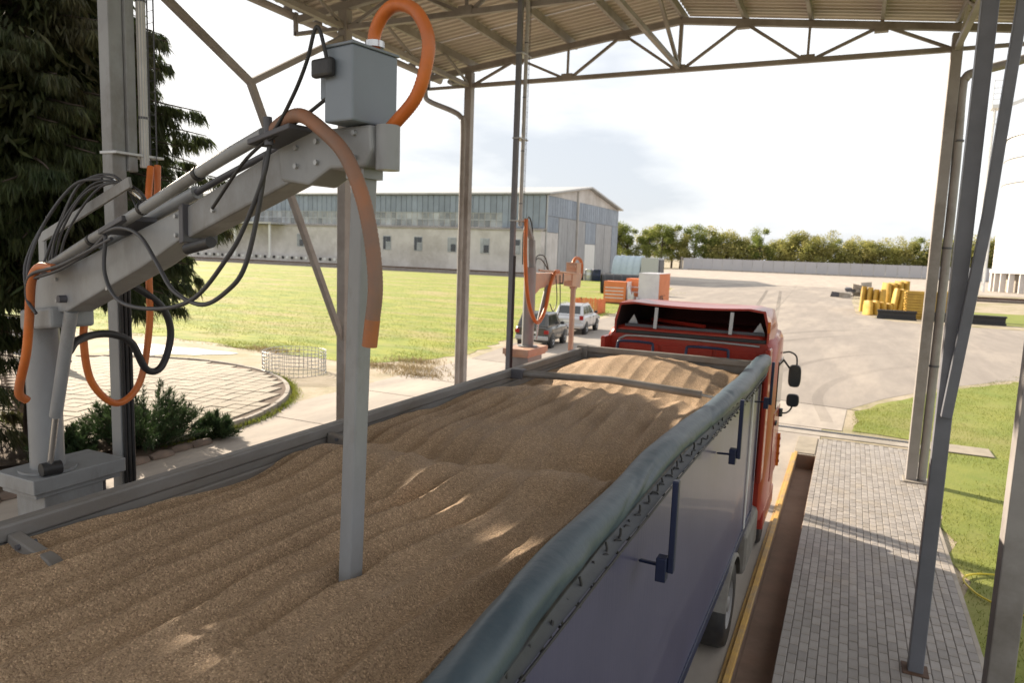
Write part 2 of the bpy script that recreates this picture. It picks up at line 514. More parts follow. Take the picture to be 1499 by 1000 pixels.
sheet('lawn', [[(1.76, -8), (40, -8), (40, 48), (14, 39), (6.4, 34.6), (3.6, 30.6), (1.5, 26.6), (0.45, 24.2), (0.25, 21.2), (1.8, 21.0), (1.76, 14)]], 0.014, field_m, rough=0.28)
sheet('verge', [[(3.5, 66.2), (12, 65.4), (60, 66), (60, 118), (14, 112), (1.2, 100), (0.8, 75)]], 0.012, dirt_m, rough=1.6)
sheet('far_grass', [[(5.5, 69), (60, 68), (60, 92), (8, 88)]], 0.016, field_m, rough=1.6)
sheet('hardstanding', [[(-45, 150), (60, 152), (70, 300), (-70, 300)]], 0.012, concrete_m)

jt = MB()
for (a, c_) in (((-14, 21.02), (0.1, 21.02)), ((-14.2, 26.28), (0.6, 24.35)), ((-7.5, 17.9), (-7.5, 24.9)), ((-2.2, 17.9), (-2.2, 24.5)), ((-4.2, 24.7), (-9.6, 150)), ((-14, 14), (-4, 14)), ((-14, 18.2), (-4, 18.2))):
    jt.bar((a[0], a[1], 0.011), (c_[0], c_[1], 0.011), 0.035, 0.006)
tag(jt.build('slab_joint', joint_m), kind='structure')
# faint tyre marks on the yard
track_m = mat('tyre_mark', (0.2, 0.178, 0.158), (0.16, 0.142, 0.128), 2, 0.85, 0, 0.3, 20)
_N, _L = track_m.node_tree.nodes, track_m.node_tree.links
_tn = _N.new('ShaderNodeTexNoise')
_tn.inputs['Scale'].default_value = 1.7
_tn.inputs['Detail'].default_value = 9
_rp = _N.new('ShaderNodeMapRange')
_rp.inputs['From Min'].default_value = 0.42
_rp.inputs['From Max'].default_value = 0.7
_rp.inputs['To Max'].default_value = 0.38
_L.new(_tn.outputs['Fac'], _rp.inputs['Value'])
_L.new(_rp.outputs[0], _N['Principled BSDF'].inputs['Alpha'])
tk = MB()
for (pts, wd) in (([(-2.2, 22), (-2.6, 27), (-2.0, 33), (1.0, 40), (8, 46), (20, 50)], 0.34), ([(-0.3, 22), (-0.7, 26.5), (0.2, 31.5), (3.0, 37), (9, 42), (20, 46)], 0.34), ([(-3.0, 22), (-4, 40), (-6, 70), (-10, 120)], 0.4), ([(-5.0, 22), (-6, 40), (-8, 70), (-12, 120)], 0.4), ([(-8, 30), (-4, 42), (2, 52), (14, 58)], 0.5), ([(-9, 33), (-5, 45), (1, 55), (14, 61.5)], 0.5)):
    pth = smooth_path([(x, y, 0.0125) for x, y in pts], 8)
    L1, L2 = [], []
    for i_, p in enumerate(pth):
        d = (pth[min(i_ + 1, len(pth) - 1)] - pth[max(i_ - 1, 0)]).normalized()
        L1.append((p.x - d.y * wd / 2, p.y + d.x * wd / 2, p.z))
        L2.append((p.x + d.y * wd / 2, p.y - d.x * wd / 2, p.z))
    tk.grid([L2, L1])
tag(tk.build('tyre_tracks', track_m), kind='structure')
# trench
pit = tag(MB().box(PX0, PX1, PY0, PY1, -PDEP - 0.1, -PDEP).build('pit_floor', pit_m), kind='structure')
w = MB()
w.box(PX1, PX1 + 0.06, PY0, PY1, -PDEP - 0.05, 0.001)
w.box(PX0 - 0.06, PX0, PY0, PY1, -PDEP - 0.05, -0.002)
w.box(PX0, PX1, PY1, PY1 + 0.06, -PDEP - 0.05, -0.003)
tag(w.build('pit_wall', pit_m), kind='structure')
rail = thing('pit_edge_rail', (PX0, 10, 0), 'worn yellow steel edge rail running along the trench beside the truck', 'edge rail')
MB().box(PX0 - 0.05, PX0 + 0.02, PY0, PY1 - 0.02, 0.006, 0.075).build('angle_bar', yellow_m, rail, 0.008)
MB().box(PX0 - 0.10, PX0 - 0.052, PY0, PY1 - 0.03, 0.012, 0.03).build('foot_flange', yellow_m, rail, 0.004)

# block pavement
pav = tag(MB().box(PX1 + 0.065, 1.69, -4, 19.75, 0.002, 0.03).build('pavement', joint_m), kind='structure')
pw, plen = 0.1052, 0.212
cells = []
for j in range(0, 61):
    for i in range(20):
        y = 6.7 + (j + (0.5 if i % 2 else 0.0)) * plen
        x = PX1 + 0.065 + (i + 0.5) * pw - 0.057
        if y + plen / 2 < 19.72:
            cells.append((math.hypot(x, y), x, y))
cells.sort()
near_cells = [c for c in cells if c[2] > 7.25][:300]
near_set = set(near_cells)


def paver_geo(q, x, y, z, hw, hl, ch=0.006):
    q._add([(x - hw, y - hl, 0.012), (x + hw, y - hl, 0.012), (x + hw, y + hl, 0.012), (x - hw, y + hl, 0.012),
            (x - hw, y - hl, z - ch), (x + hw, y - hl, z - ch), (x + hw, y + hl, z - ch), (x - hw, y + hl, z - ch),
            (x - hw + ch, y - hl + ch, z), (x + hw - ch, y - hl + ch, z), (x + hw - ch, y + hl - ch, z), (x - hw + ch, y + hl - ch, z)],
           [(0, 1, 5, 4), (1, 2, 6, 5), (2, 3, 7, 6), (3, 0, 4, 7), (4, 5, 9, 8), (5, 6, 10, 9), (6, 7, 11, 10), (7, 4, 8, 11), (8, 9, 10, 11)])


pm = MB()
paver_geo(pm, 0, 0, 0.045, pw / 2 - 0.003, plen / 2 - 0.003)
proto = pm.build('paver', paver_m, pav, org=(0, 0, 0))
proto.location = (near_cells[0][1], near_cells[0][2], 0)
for c in near_cells[1:]:
    o = proto.copy()
    COL.objects.link(o)
    o.location = (c[1], c[2], random.uniform(-0.0025, 0.0025))
    o.rotation_euler = (random.uniform(-.008, .008), random.uniform(-.012, .012), random.uniform(-.012, .012))
rest = MB()
for c in cells:
    if c not in near_set:
        paver_geo(rest, c[1], c[2], 0.045 + random.uniform(-0.0025, 0.0025), pw / 2 - 0.003, plen / 2 - 0.003)
tag(rest.build('far_pavers', paver_m, pav, org=(0, 0, 0)), kind='stuff')
tag(MB().box(1.69, 1.75, -4, 19.7, 0.0, 0.04).build('pavement_edging', kerb_m, bevel=0.006), kind='structure')

# drain channel across the end of the pavement
drain = tag(MB().box(-1.6, 2.55, 20.05, 20.5, 0.004, 0.02).build('drain_channel', kerb_m), kind='structure')
MB().box(-1.6, 2.5, 20.56, 20.74, -0.02, 0.012).build('channel_trough', black_m, drain)
g = MB()
for i in range(60):
    g.box(-1.58 + i * 0.068, -1.55 + i * 0.068, 20.57, 20.73, 0.013, 0.026)
tag(g.build('grate_slats', steel_d, drain), kind='stuff')
tag(MB().box(2.0, 3.45, 20.02, 20.9, 0.02, 0.05).build('slab_path', tile_m, bevel=0.01), kind='structure')
tag(MB().box(-0.9, -0.44, 17.93, 19.7, 0.01, 0.03).build('concrete_apron', tile_m, bevel=0.008), kind='structure')

# ---- round paved terrace at left with individual slabs
TC, TR = Vector((-20.73, 11.52)), 7.45


def arc(r_, a0, a1, n, z):
    return [(TC.x + r_ * math.cos(R(a0 + (a1 - a0) * i / n)), TC.y + r_ * math.sin(R(a0 + (a1 - a0) * i / n)), z) for i in range(n + 1)]


tb = MB()
ring = arc(TR - 0.1, 0, 360, 72, 0.10)[:-1]
tb.poly(ring)
terr = tag(tb.build('terrace', soil_m), kind='structure')
kb = MB()
for i in range(40):
    a0, a1 = -10 + i * 3.6, -10 + (i + 1) * 3.6 - 0.12
    p, q = arc(TR - 0.12, a0, a1, 2, 0.0), arc(TR, a0, a1, 2, 0.0)
    h = 0.15 + random.uniform(-0.015, 0.012)
    one = MB()
    for k in range(2):
        one.hexa([p[k], q[k], q[k + 1], p[k + 1]] + [(c[0], c[1], h) for c in (p[k], q[k], q[k + 1], p[k + 1])])
    one.build('kerb_stone', kerb_m, terr, 0.01)
ts = 0.43
slabs = []
tcnt = 0
ca, sa = math.cos(R(14)), math.sin(R(14))
for i in range(-18, 19):
    for j in range(-18, 19):
        lx, ly = i * ts, j * ts
        x, y = TC.x + lx * ca - ly * sa, TC.y + lx * sa + ly * ca
        if math.hypot(lx, ly) > TR - 0.36 or (x > -14.6 and y < 11.3) or y < 9.8 or x < -27:
            continue
        slabs.append((math.hypot(x, y), x, y))
slabs.sort()
q = MB()
paver_geo(q, 0, 0, 0.045, ts / 2 - 0.010, ts / 2 - 0.010, 0.010)
tproto = q.build('slab', tile_m, terr, org=(0, 0, 0))
rest = MB()
for k, (d_, x, y) in enumerate(slabs):
    if k < 300:
        o = tproto if k == 0 else tproto.copy()
        if k:
            COL.objects.link(o)
        o.location = (x, y, 0.085 + random.uniform(-0.006, 0.009))
        o.rotation_euler = (random.uniform(-.01, .01), random.uniform(-.01, .01), R(14) + random.uniform(-.02, .02))
    else:
        h_ = ts / 2 - 0.012
        c4 = [(x + (u * ca - v * sa) * h_, y + (u * sa + v * ca) * h_) for u, v in ((-1, -1), (1, -1), (1, 1), (-1, 1))]
        rest.hexa([(a_[0], a_[1], 0.101) for a_ in c4] + [(a_[0], a_[1], 0.13) for a_ in c4])
if rest.v:
    tag(rest.build('far_slabs', tile_m, terr, org=(0, 0, 0)), kind='stuff')

# soil bed under the spruce, then a patch of bright glare painted on the ground
sheet('soil_bed', [[(-13.2, 4), (-12.75, 8), (-12.7, 10.8), (-13.0, 12.2), (-14.2, 12.1), (-17.5, 11.4), (-24, 9), (-30, 8), (-30, 2), (-14, 2)]], 0.03, soil_m)
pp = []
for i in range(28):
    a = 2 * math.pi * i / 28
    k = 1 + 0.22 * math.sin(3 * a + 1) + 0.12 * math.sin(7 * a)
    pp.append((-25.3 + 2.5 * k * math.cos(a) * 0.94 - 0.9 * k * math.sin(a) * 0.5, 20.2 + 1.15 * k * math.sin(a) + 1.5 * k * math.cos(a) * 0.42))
glare_m = mat('white_painted_glare', (0.78, 0.76, 0.72), (0.66, 0.63, 0.58), 1.5, 0.7, 0, 0.3, 12)  # glare off the ground put into the base colour as plain white
sheet('glare_patch', [pp], 0.02, glare_m)

# bed edging stones in front of the juniper
for i in range(9):
    y = 6.6 + i * 0.56 + random.uniform(-.06, .06)
    x = -12.72 - 0.05 * math.sin(i) + random.uniform(-.04, .04)
    q = MB()
    prof = []
    for k in range(5):
        t = k / 4
        row = []
        for a in range(9):
            an = math.pi * a / 8
            rr = (0.11 + 0.03 * mnoise.noise((i * 3.1, a * .7, k * .8))) * (0.75 + .5 * math.sin(math.pi * (t * .8 + .1)))
            row.append((x + rr * math.cos(an), y - 0.24 + t * 0.5, 0.02 + rr * 0.9 * math.sin(an)))
        prof.append(row)
    q.grid(prof)
    q.poly(prof[0])
    q.poly(prof[-1][::-1])
    tag(q.build('edging_stone', brick_m, org=(x, y, 0)), 'rough stone edging the soil bed, %s from the near end of the row' % 'first second third fourth fifth sixth seventh eighth ninth'.split()[i], 'stone', 'edging stones of the soil bed')

# ================================================================== CANOPY
XL, XR, XC = -9.38, 1.47, -3.955
T1, T2 = 16.8, 11.75
ZB = 8.76


def roof_z(x):
    return 10.12 - 0.122 * abs(x - XC)


cano = thing('canopy', (XC, 12, 0), 'open steel canopy with corrugated roof, lattice trusses and grey columns over the truck', 'canopy')
for (x, y, zt) in ((XL, T1, 9.1), (XL, T2, 9.1), (XR, T1, 9.05), (XR - 0.02, 7.15, 9.2)):
    q = MB().box(x - 0.1, x + 0.1, y - 0.1, y + 0.1, 0.0, zt)
    c = q.build('column', canopy_m, cano, 0.012)
    MB().box(x - 0.2, x + 0.2, y - 0.2, y + 0.2, 0.03, 0.06).build('base_plate', canopy_m, c, 0.004)
post = MB().box(0.925, 1.075, 8.625, 8.775, 0.05, 9.3).build('slim_post', post_m, cano, 0.01)
MB().box(0.87, 1.13, 8.57, 8.83, 0.046, 0.06).build('base_plate', rust_m, post, 0.003)
MB().bar((1.01, 8.57, 2.95), (1.17, 8.57, 5.01), 0.1, 0.1).bar((1.17, 8.57, 5.0), (1.34, 8.57, 9.2), 0.1, 0.1).build('knee_brace', post_m, cano, 0.008)
# portal brace on the left side
K = (XL - 0.02, 9.3, 7.19)
MB().bar((XL, 11.69, 2.62), K, 0.11, 0.11).build('portal_brace', canopy_m, cano, 0.008)
MB().bar(K, (XL, 6.9, 8.40), 0.11, 0.11).build('portal_brace', canopy_m, cano, 0.008)
MB().bar((XL, 11.66, 8.55), K, 0.1, 0.1).build('portal_brace', canopy_m, cano, 0.008)
# trusses
for Y in (T1, T2):
    nb = [XL + (XR - XL) * k / 4 for k in range(5)]
    ntp = [XL + (XR - XL) * (k + 0.5) / 4 for k in range(4)]
    zt = lambda x: roof_z(x) - 0.29
    MB().bar((XL + 0.1, Y, ZB), (XR - 0.1, Y, ZB), 0.1, 0.1).build('bottom_chord', canopy_m, cano, 0.006)
    for s in (-1, 1):
        MB().bar((XC, Y, zt(XC)), (XC + s * 6.6, Y, zt(XC + s * 6.6)), 0.12, 0.14).build('top_chord', canopy_m, cano, 0.006)
    for k in range(4):
        MB().bar((nb[k] + 0.06, Y + 0.01, ZB), (ntp[k], Y + 0.01, zt(ntp[k])), 0.06, 0.06).build('diagonal', canopy_m, cano)
        MB().bar((nb[k + 1] - 0.06, Y - 0.01, ZB), (ntp[k], Y - 0.01, zt(ntp[k])), 0.06, 0.06).build('diagonal', canopy_m, cano)
        MB().box(ntp[k] - 0.13, ntp[k] + 0.13, Y - 0.07, Y + 0.07, zt(ntp[k]) - 0.13, zt(ntp[k]) - 0.02).build('gusset', canopy_m, cano)
    for k in (1, 2, 3):
        MB().bar((nb[k], Y, ZB), (nb[k], Y, zt(nb[k])), 0.05 if k != 2 else 0.08, 0.05 if k != 2 else 0.08).build('vertical', canopy_m, cano)
        MB().box(nb[k] - 0.14, nb[k] + 0.14, Y - 0.065, Y + 0.065, ZB - 0.04, ZB + 0.11).build('gusset', canopy_m, cano)
# purlins and longitudinal bracing
for k in range(9):
    x = XL + (XR - XL) * k / 8
    z = roof_z(x) - 0.035 - 0.09
    MB().box(x - 0.035, x + 0.035, -3, 17.32, z - 0.09, z + 0.085).build('purlin', canopy_m, cano, 0.004)
for x in (XL - 1.0, XR + 1.0):
    z = roof_z(x) - 0.125
    MB().box(x - 0.035, x + 0.035, -3, 17.32, z - 0.09, z + 0.085).build('purlin', canopy_m, cano, 0.004)
MB().bar((XC, 16.75, ZB + 0.05), (XC, 6.0, ZB + 0.05), 0.09, 0.09).build('ridge_tie', canopy_m, cano)
for (ya, yb) in ((16.7, 14.3), (11.8, 14.3)):
    MB().bar((XC, ya, ZB + 0.08), (XC, yb, 9.88), 0.07, 0.07).build('ridge_brace', canopy_m, cano)
for x in (XL, XR):
    ye = 6.8
    MB().bar((x, T1 - 0.1, ZB), (x, T2 + 0.1, ZB), 0.1, 0.1).build('eave_beam', canopy_m, cano, 0.006)
    MB().bar((x, T2 - 0.1, ZB), (x, ye, ZB), 0.1, 0.1).build('eave_beam', canopy_m, cano, 0.006)
    for (ya, yb) in ((T1, T1 - 1.26), (T1 - 2.52, T1 - 1.26), (T1 - 2.52, T1 - 3.79), (T2, T1 - 3.79), (T2, T2 - 1.26), (T2 - 2.52, T2 - 1.26)):
        MB().bar((x + 0.01, ya, ZB), (x + 0.01, yb, roof_z(x) - 0.22), 0.05, 0.05).build('eave_diagonal', canopy_m, cano)
# outrigger frames that carry the gutter
for Y in (T1, T2):
    for s, x in ((-1, XL), (1, XR)):
        xo = x + s * 1.25
        a = 'outrigger'
        MB().bar((x + s * 0.1, Y, ZB), (xo, Y, ZB), 0.07, 0.07).bar((xo, Y, ZB - 0.03), (xo, Y, ZB + 0.42), 0.07, 0.07).build(a, canopy_m, cano)
# corrugated roof sheets, each about a metre wide
pitch_c, dep = 0.21, 0.036
for s in (-1, 1):
    xe = XC + s * 6.85
    for k in range(19):
        y0 = 17.45 - (k + 1) * 5 * pitch_c
        prof = []
        for j in range(5):
            yy = y0 + j * pitch_c
            prof += [(yy, 0), (yy + 0.065, 0), (yy + 0.095, dep), (yy + 0.18, dep)]
        prof.append((y0 + 5 * pitch_c, 0))
        zj = random.uniform(0.0, 0.004)
        rows = []
        for (yy, dz) in prof:
            rows.append([(XC + s * 0.02, yy, roof_z(XC) + dz + zj), (xe, yy, roof_z(xe) + dz + zj)])
        MB().grid(rows, False).build('roof_sheet', roof_m, cano)
# gutters and downpipes
for s, xg in ((-1, XL - 1.32), (1, XR + 1.32)):
    rows = []
    for yy in (-3.0, 17.5):
        rows.append([(xg + 0.08 * math.cos(math.pi + math.pi * a / 8), yy, 9.14 + 0.1 * math.sin(math.pi + math.pi * a / 8)) for a in range(9)])
    gt = MB().grid(rows)
    gt.box(xg - 0.09, xg - 0.078, -3, 17.5, 9.13, 9.16).box(xg + 0.078, xg + 0.09, -3, 17.5, 9.13, 9.16)
    gu = gt.build('gutter', canopy_m, cano)
    for k in range(12):
        yy = 17.0 - k * 0.9
        MB().box(xg - 0.1, xg + 0.1, yy - 0.02, yy + 0.02, 9.16, 9.27).build('gutter_hook', canopy_m, gu)
dp = smooth_path([(XL - 1.3, 16.75, 9.05), (XL - 1.3, 16.72, 8.62), (XL - 1.15, 16.7, 8.42), (XL - 0.4, 16.6, 8.12), (XL - 0.12, 16.58, 7.95), (XL - 0.04, 16.58, 7.7), (XL - 0.03, 16.58, 6), (XL - 0.03, 16.58, 0.05)], 5)
d1 = MB().tube(dp, 0.068, 12).build('downpipe', canopy_m, cano)
for z in (7.4, 4.2, 1.2):
    MB().cyl((XL - 0.03, 16.58, z - 0.02), (XL - 0.03, 16.58, z + 0.02), 0.064).build('pipe_clip', steel_d, d1)
dp = smooth_path([(XR + 1.35, 16.8, 9.05), (XR + 1.3, 16.8, 8.62), (XR + 1.1, 16.8, 8.48), (XR + 0.36, 16.8, 8.3), (XR + 0.2, 16.8, 8.2), (XR + 0.16, 16.8, 7.9), (XR + 0.2, 16.8, 6.0), (XR + 0.2, 16.8, 0.09)], 5)
d2 = MB().tube(dp, 0.085, 14).build('downpipe', canopy_m, cano)
for z in (7.0, 4.9, 2.5):
    MB().box(XR + 0.08, XR + 0.2, 16.79, 16.81, z - 0.012, z + 0.012).cyl((XR + 0.2, 16.8, z - 0.02), (XR + 0.2, 16.8, z + 0.02), 0.094).build('pipe_clip', steel_d, d2)
MB().box(XR - 0.15, XR + 0.36, 16.58, 17.05, 0.045, 0.075).build('column_footing', kerb_m, cano, 0.01)
MB().box(XL - 0.55, XL - 0.3, 16.68, 16.9, ZB + 0.05, ZB + 0.17).cyl((XL - 0.5, 16.6, ZB + 0.1), (XL - 0.5, 16.68, ZB + 0.1), 0.06).build('floodlight', galv, cano, 0.01)

# ================================================================== TRAILER AND GRAIN
TX0, TX1, TY0, TY1 = -3.54, -0.99, -3.2, 9.95
TZ0, TZ1 = 1.1, 3.15
trl = thing('grain_trailer', (-2.27, 5, 0), 'blue sided tipper trailer filled with grain, rolled teal tarp along its right edge', 'trailer')
# left wall: panel, top rail, inner lip
lw = MB().box(TX0, TX0 + 0.05, TY0, TY1, TZ0, TZ1 - 0.09).build('left_wall', trailer_in_m, trl)
MB().box(TX0 - 0.02, TX0 + 0.06, TY0, TY1 + 0.02, TZ1 - 0.088, TZ1).build('top_rail', trailer_in_m, lw, 0.014)
MB().box(TX0 + 0.052, TX0 + 0.085, TY0, TY1 - 0.1, TZ1 - 0.30, TZ1 - 0.135).build('inner_rail', trailer_in_m, lw, 0.012)
fwl = MB().box(TX0 + 0.052, TX1 - 0.042, TY1 - 0.05, TY1, TZ0, TZ1 - 0.06).build('front_wall', trailer_in_m, trl)
MB().box(TX0 + 0.09, TX1 - 0.05, TY1 - 0.09, TY1 + 0.02, TZ1 - 0.058, TZ1 + 0.03).build('top_rail', trailer_in_m, fwl, 0.014)
MB().box(TX0 - 0.03, TX0 + 0.13, TY1 - 0.12, TY1 + 0.05, TZ0, TZ1 + 0.035).build('corner_post', trailer_in_m, trl, 0.012)
MB().box(TX1 - 0.13, TX1 - 0.005, TY1 - 0.12, TY1 + 0.05, TZ0, TZ1 + 0.02).build('corner_post', trailer_in_m, trl, 0.012)
MB().box(TX0, TX1, TY0 - 0.05, TY0, TZ0, TZ1).build('rear_wall', blue_m, trl)
rw = MB()
ny = 176
rows = []
for zz in (TZ0, TZ0 + 0.012, 1.8, 2.5, TZ1 - 0.02):
    rows.append([(TX1 + 0.006 * mnoise.noise((0, (TY0 + (TY1 - TY0) * j / ny) * 0.8, zz * 1.2)), TY0 + (TY1 - TY0) * j / ny, zz) for j in range(ny + 1)])
rw.grid(rows)
right_wall = rw.build('right_wall', blue_m, trl)
MB().box(TX1 - 0.05, TX1 - 0.012, TY0, TY1, TZ0, TZ1 - 0.02).build('right_wall_liner', trailer_in_m, trl)
MB().box(TX1 - 0.04, TX1 + 0.016, TY0, TY1 + 0.01, TZ0 - 0.09, TZ0 + 0.01).build('bottom_rail', navy_m, trl, 0.008)
for y in (9.93, 9.2):
    MB().box(TX1 + 0.008, TX1 + 0.02, y - 0.03, y + 0.03, TZ0 + 0.02, TZ1 - 0.2).build('wall_seam', white_m if y < 9.5 else blue_m, right_wall)
MB().box(TX0 + 0.06, TX1 - 0.06, TY0 + 0.02, TY1 - 0.06, TZ0, TZ0 + 0.08).build('floor', trailer_in_m, trl)
# cross ties
MB().tube([(TX0 + 0.09, 7.47, TZ1 - 0.045), (-2.3, 7.47, TZ1 + 0.0), (TX1 - 0.32, 7.47, TZ1 - 0.05)], 0.042, 12).build('cross_bar', trailer_in_m, trl)
cl = MB().box(TX0 + 0.05, TX0 + 0.2, 7.40, 7.54, TZ1 - 0.10, TZ1 + 0.012).build('bar_clamp', steel_d, trl, 0.01)
MB().cyl((TX1 - 0.34, 7.47, TZ1 - 0.05), (TX1 - 0.12, 7.47, TZ1 - 0.075), 0.016, 8).build('bar_pin', galv, trl)
for y in (4.2, 1.93):
    q = MB().hexa([(TX0 + 0.065, y - 0.035, TZ1 - 0.13), (TX0 + 0.46, y - 0.04, TZ1 - 0.18), (TX0 + 0.46, y + 0.04, TZ1 - 0.18), (TX0 + 0.065, y + 0.035, TZ1 - 0.13),
                   (TX0 + 0.065, y - 0.03, TZ1 - 0.045), (TX0 + 0.36, y - 0.03, TZ1 - 0.105), (TX0 + 0.36, y + 0.03, TZ1 - 0.105), (TX0 + 0.065, y + 0.03, TZ1 - 0.045)])
    e_ = q.build('tie_bracket', trailer_in_m, trl, 0.008)
    MB().cyl((TX0 + 0.16, y - 0.045, TZ1 - 0.085), (TX0 + 0.16, y + 0.045, TZ1 - 0.085), 0.014, 8).build('bolt', steel_d, e_)
# blue grab loops on the front wall
for x0, x1 in ((-3.02, -2.5), (-2.02, -1.45)):
    MB().tube(smooth_path([(x0, TY1 + 0.1, TZ1 - 0.1), (x0, TY1 + 0.12, TZ1 + 0.08), (x0 + 0.06, TY1 + 0.12, TZ1 + 0.13), (x1 - 0.06, TY1 + 0.12, TZ1 + 0.13), (x1, TY1 + 0.12, TZ1 + 0.08), (x1, TY1 + 0.1, TZ1 - 0.1)], 4), 0.02, 8).build('grab_loop', navy_m, trl)

# rolled tarpaulin
def sst(a, b_, x):
    t = min(max((x - a) / (b_ - a), 0), 1)
    return t * t * (3 - 2 * t)


def hem_lift(y):
    return 0.085 * math.exp(-((y - 4.4) / 2.4) ** 2)


def tarp_center(y):
    return Vector((-0.945 - 0.125 * math.exp(-((y - 4.2) / 2.2) ** 2) - 0.02 * sst(5, 8, y) + 0.012 * math.sin(y * 1.9), y, TZ1 + 0.03 + 0.012 * math.sin(y * 2.7 + 1)))


rows = []
NT = 300
for i in range(NT + 1):
    y = -2.6 + (TY1 + 0.08 + 2.6) * i / NT
    c = tarp_center(y)
    row = []
    for k in range(29):
        a = math.radians(200 - 258 * k / 28)      # from the inner underside over the top and down outside
        fold = 0.007 * mnoise.noise((k * .12 + y * 0.6, y * 1.1 - k * 0.1, 1.3)) - 0.016 * max(0, 1 - 9 * abs(mnoise.noise((k * .05, y * 1.2 + k * .045, 4.1)))) * max(0, 0.3 + mnoise.noise((y * .9, k * .15, 2.2)))
        fold += 0.012 * max(0, mnoise.noise((y * 0.8 + 3, k * 0.1 - y * 1.7, 9.0)))
        rr = 0.092 + 0.006 * sst(5.0, 8.0, y) + fold
        if i < 2 or i > NT - 2:
            rr *= 0.86
        row.append((c.x + rr * math.cos(a), y, c.z + rr * math.sin(a) * 0.92))
    rows.append(row)
tarp = MB().grid(rows)
for rr in (rows[0], rows[-1]):
    tarp.poly(rr if rr is rows[-1] else rr[::-1])
tarp = tarp.build('tarp_roll', tarp_m, trl)
rows = []
for i in range(NT + 1):
    y = -2.6 + (TY1 + 2.62) * i / NT
    r0 = tarp_center(y)
    ox = r0.x + 0.082 - TX1
    rows.append([(TX1 + ox + 0.004 * mnoise.noise((0, y * 3, 1)), y, TZ1 - 0.02), (TX1 + ox * 0.86 + 0.008 * mnoise.noise((2, y * 3, 1)), y, TZ1 - 0.06 + 0.3 * hem_lift(y)),
                 (TX1 + 0.085 + 0.012 * mnoise.noise((5, y * 2.6, 1)), y, TZ1 - 0.1 + 0.6 * hem_lift(y)), (TX1 + 0.07 - 0.3 * hem_lift(y), y, TZ1 - 0.138 + hem_lift(y) + 0.008 * mnoise.noise((9, y * 2, 1)))])
MB().grid(rows).build('tarp_hem', hem_m, tarp)
MB().tube([(TX1 + 0.096, -2.6 + i * 0.3, TZ1 - 0.104 + 0.6 * hem_lift(-2.6 + i * 0.3)) for i in range(42)], 0.007, 6).build('hem_cord', black_m, tarp)
hk = None
for i in range(44):
    y = 1.6 + i * 0.19
    if hk is None:
        pts = [(0.012 * math.sin(a * 2), 0.02 * math.cos(a), 0.026 * math.sin(a)) for a in [2 * math.pi * k / 10 for k in range(10)]]
        q = MB().tube(pts, 0.0045, 5, True)
        q.tube([(0, 0.018, 0), (0.004, 0.03, 0.03), (0.0, 0.036, 0.05)], 0.0045, 5)
        hk = q.build('tarp_hook', black_m, trl, org=(0, 0, 0))
        o = hk
    else:
        o = hk.copy()
        COL.objects.link(o)
    o.location = (TX1 + 0.066 - 0.3 * hem_lift(y) + 2.27, y - 5, TZ1 - 0.15 + hem_lift(y) + random.uniform(-.006, .006))
    o.rotation_euler = (random.uniform(-.5, .5), random.uniform(-.2, .2), random.uniform(-.3, .3))
    o.scale = (1.5, 1.5, 1.4)
for y in (3.9, 6.55, 9.3):
    p_ = MB().box(TX1 + 0.185, TX1 + 0.22, y - 0.025, y + 0.025, TZ1 - 0.42, TZ1 + 0.12).build('tarp_post', navy_m, trl, 0.006)
    MB().box(TX1 + 0.125, TX1 + 0.184, y - 0.055, y + 0.02, TZ1 - 0.47, TZ1 - 0.33).bar((TX1 + 0.008, y + 0.05, TZ1 - 0.41), (TX1 + 0.14, y + 0.0, TZ1 - 0.39), 0.03, 0.016).build('post_bracket', navy_m, p_, 0.006)
# chassis, wheels
MB().box(-2.75, -2.6, TY0, TY1 - 0.5, 0.75, 1.09).box(-1.95, -1.8, TY0, TY1 - 0.5, 0.75, 1.09).build('chassis_beam', steel_d, trl)


def wheel(parent, x, y, r_, wdt, side=1, org=None):
    n = 28
    t = MB()
    prof = [(r_ * 0.56, -wdt / 2), (r_ * 0.93, -wdt / 2), (r_, -wdt * 0.36), (r_, wdt * 0.36), (r_ * 0.93, wdt / 2), (r_ * 0.56, wdt / 2)]
    vs = [(x + d, y + rr * math.cos(2 * math.pi * k / n), r_ + rr * math.sin(2 * math.pi * k / n)) for rr, d in prof for k in range(n)]
    t._add(vs, [(i * n + k, i * n + (k + 1) % n, (i + 1) * n + (k + 1) % n, (i + 1) * n + k) for i in range(5) for k in range(n)], True)
    w_ = t.build('wheel', black_m, parent)
    rm = MB()
    f = side * wdt / 2
    prof = [(r_ * 0.565, f * 0.98), (r_ * 0.5, f * 0.8), (r_ * 0.42, f * 0.45), (r_ * 0.2, f * 0.5), (r_ * 0.17, f * 0.95), (0.001, f * 0.95)]
    vs = [(x + d, y + rr * math.cos(2 * math.pi * k / n), r_ + rr * math.sin(2 * math.pi * k / n)) for rr, d in prof for k in range(n)]
    rm._add(vs, [(i * n + k, i * n + (k + 1) % n, (i + 1) * n + (k + 1) % n, (i + 1) * n + k) for i in range(5) for k in range(n)], True)
    rm.build('rim', galv if r_ < 0.45 else steel, w_)
    return w_


for y in (-1.4, 0.0, 1.4):
    wheel(trl, -1.25, y, 0.51, 0.34)
for y in (3.6,):
    MB().box(-1.5, -1.02, y - 0.9, y + 0.9, 0.45, 0.95).build('storage_box', steel_d, trl, 0.02)
for y in (5.6,):
    MB().box(-1.5, -1.35, y - 0.08, y + 0.08, 0.35, 1.05).build('landing_leg', steel_d, trl, 0.01)

# grain
gx0, gx1, gy0, gy1 = TX0 + 0.08, TX1 - 0.075, -0.6, TY1 - 0.09
NX, NY = 200, 560


def sstep(a, b_, x):
    t = min(max((x - a) / (b_ - a), 0), 1)
    return t * t * (3 - 2 * t)


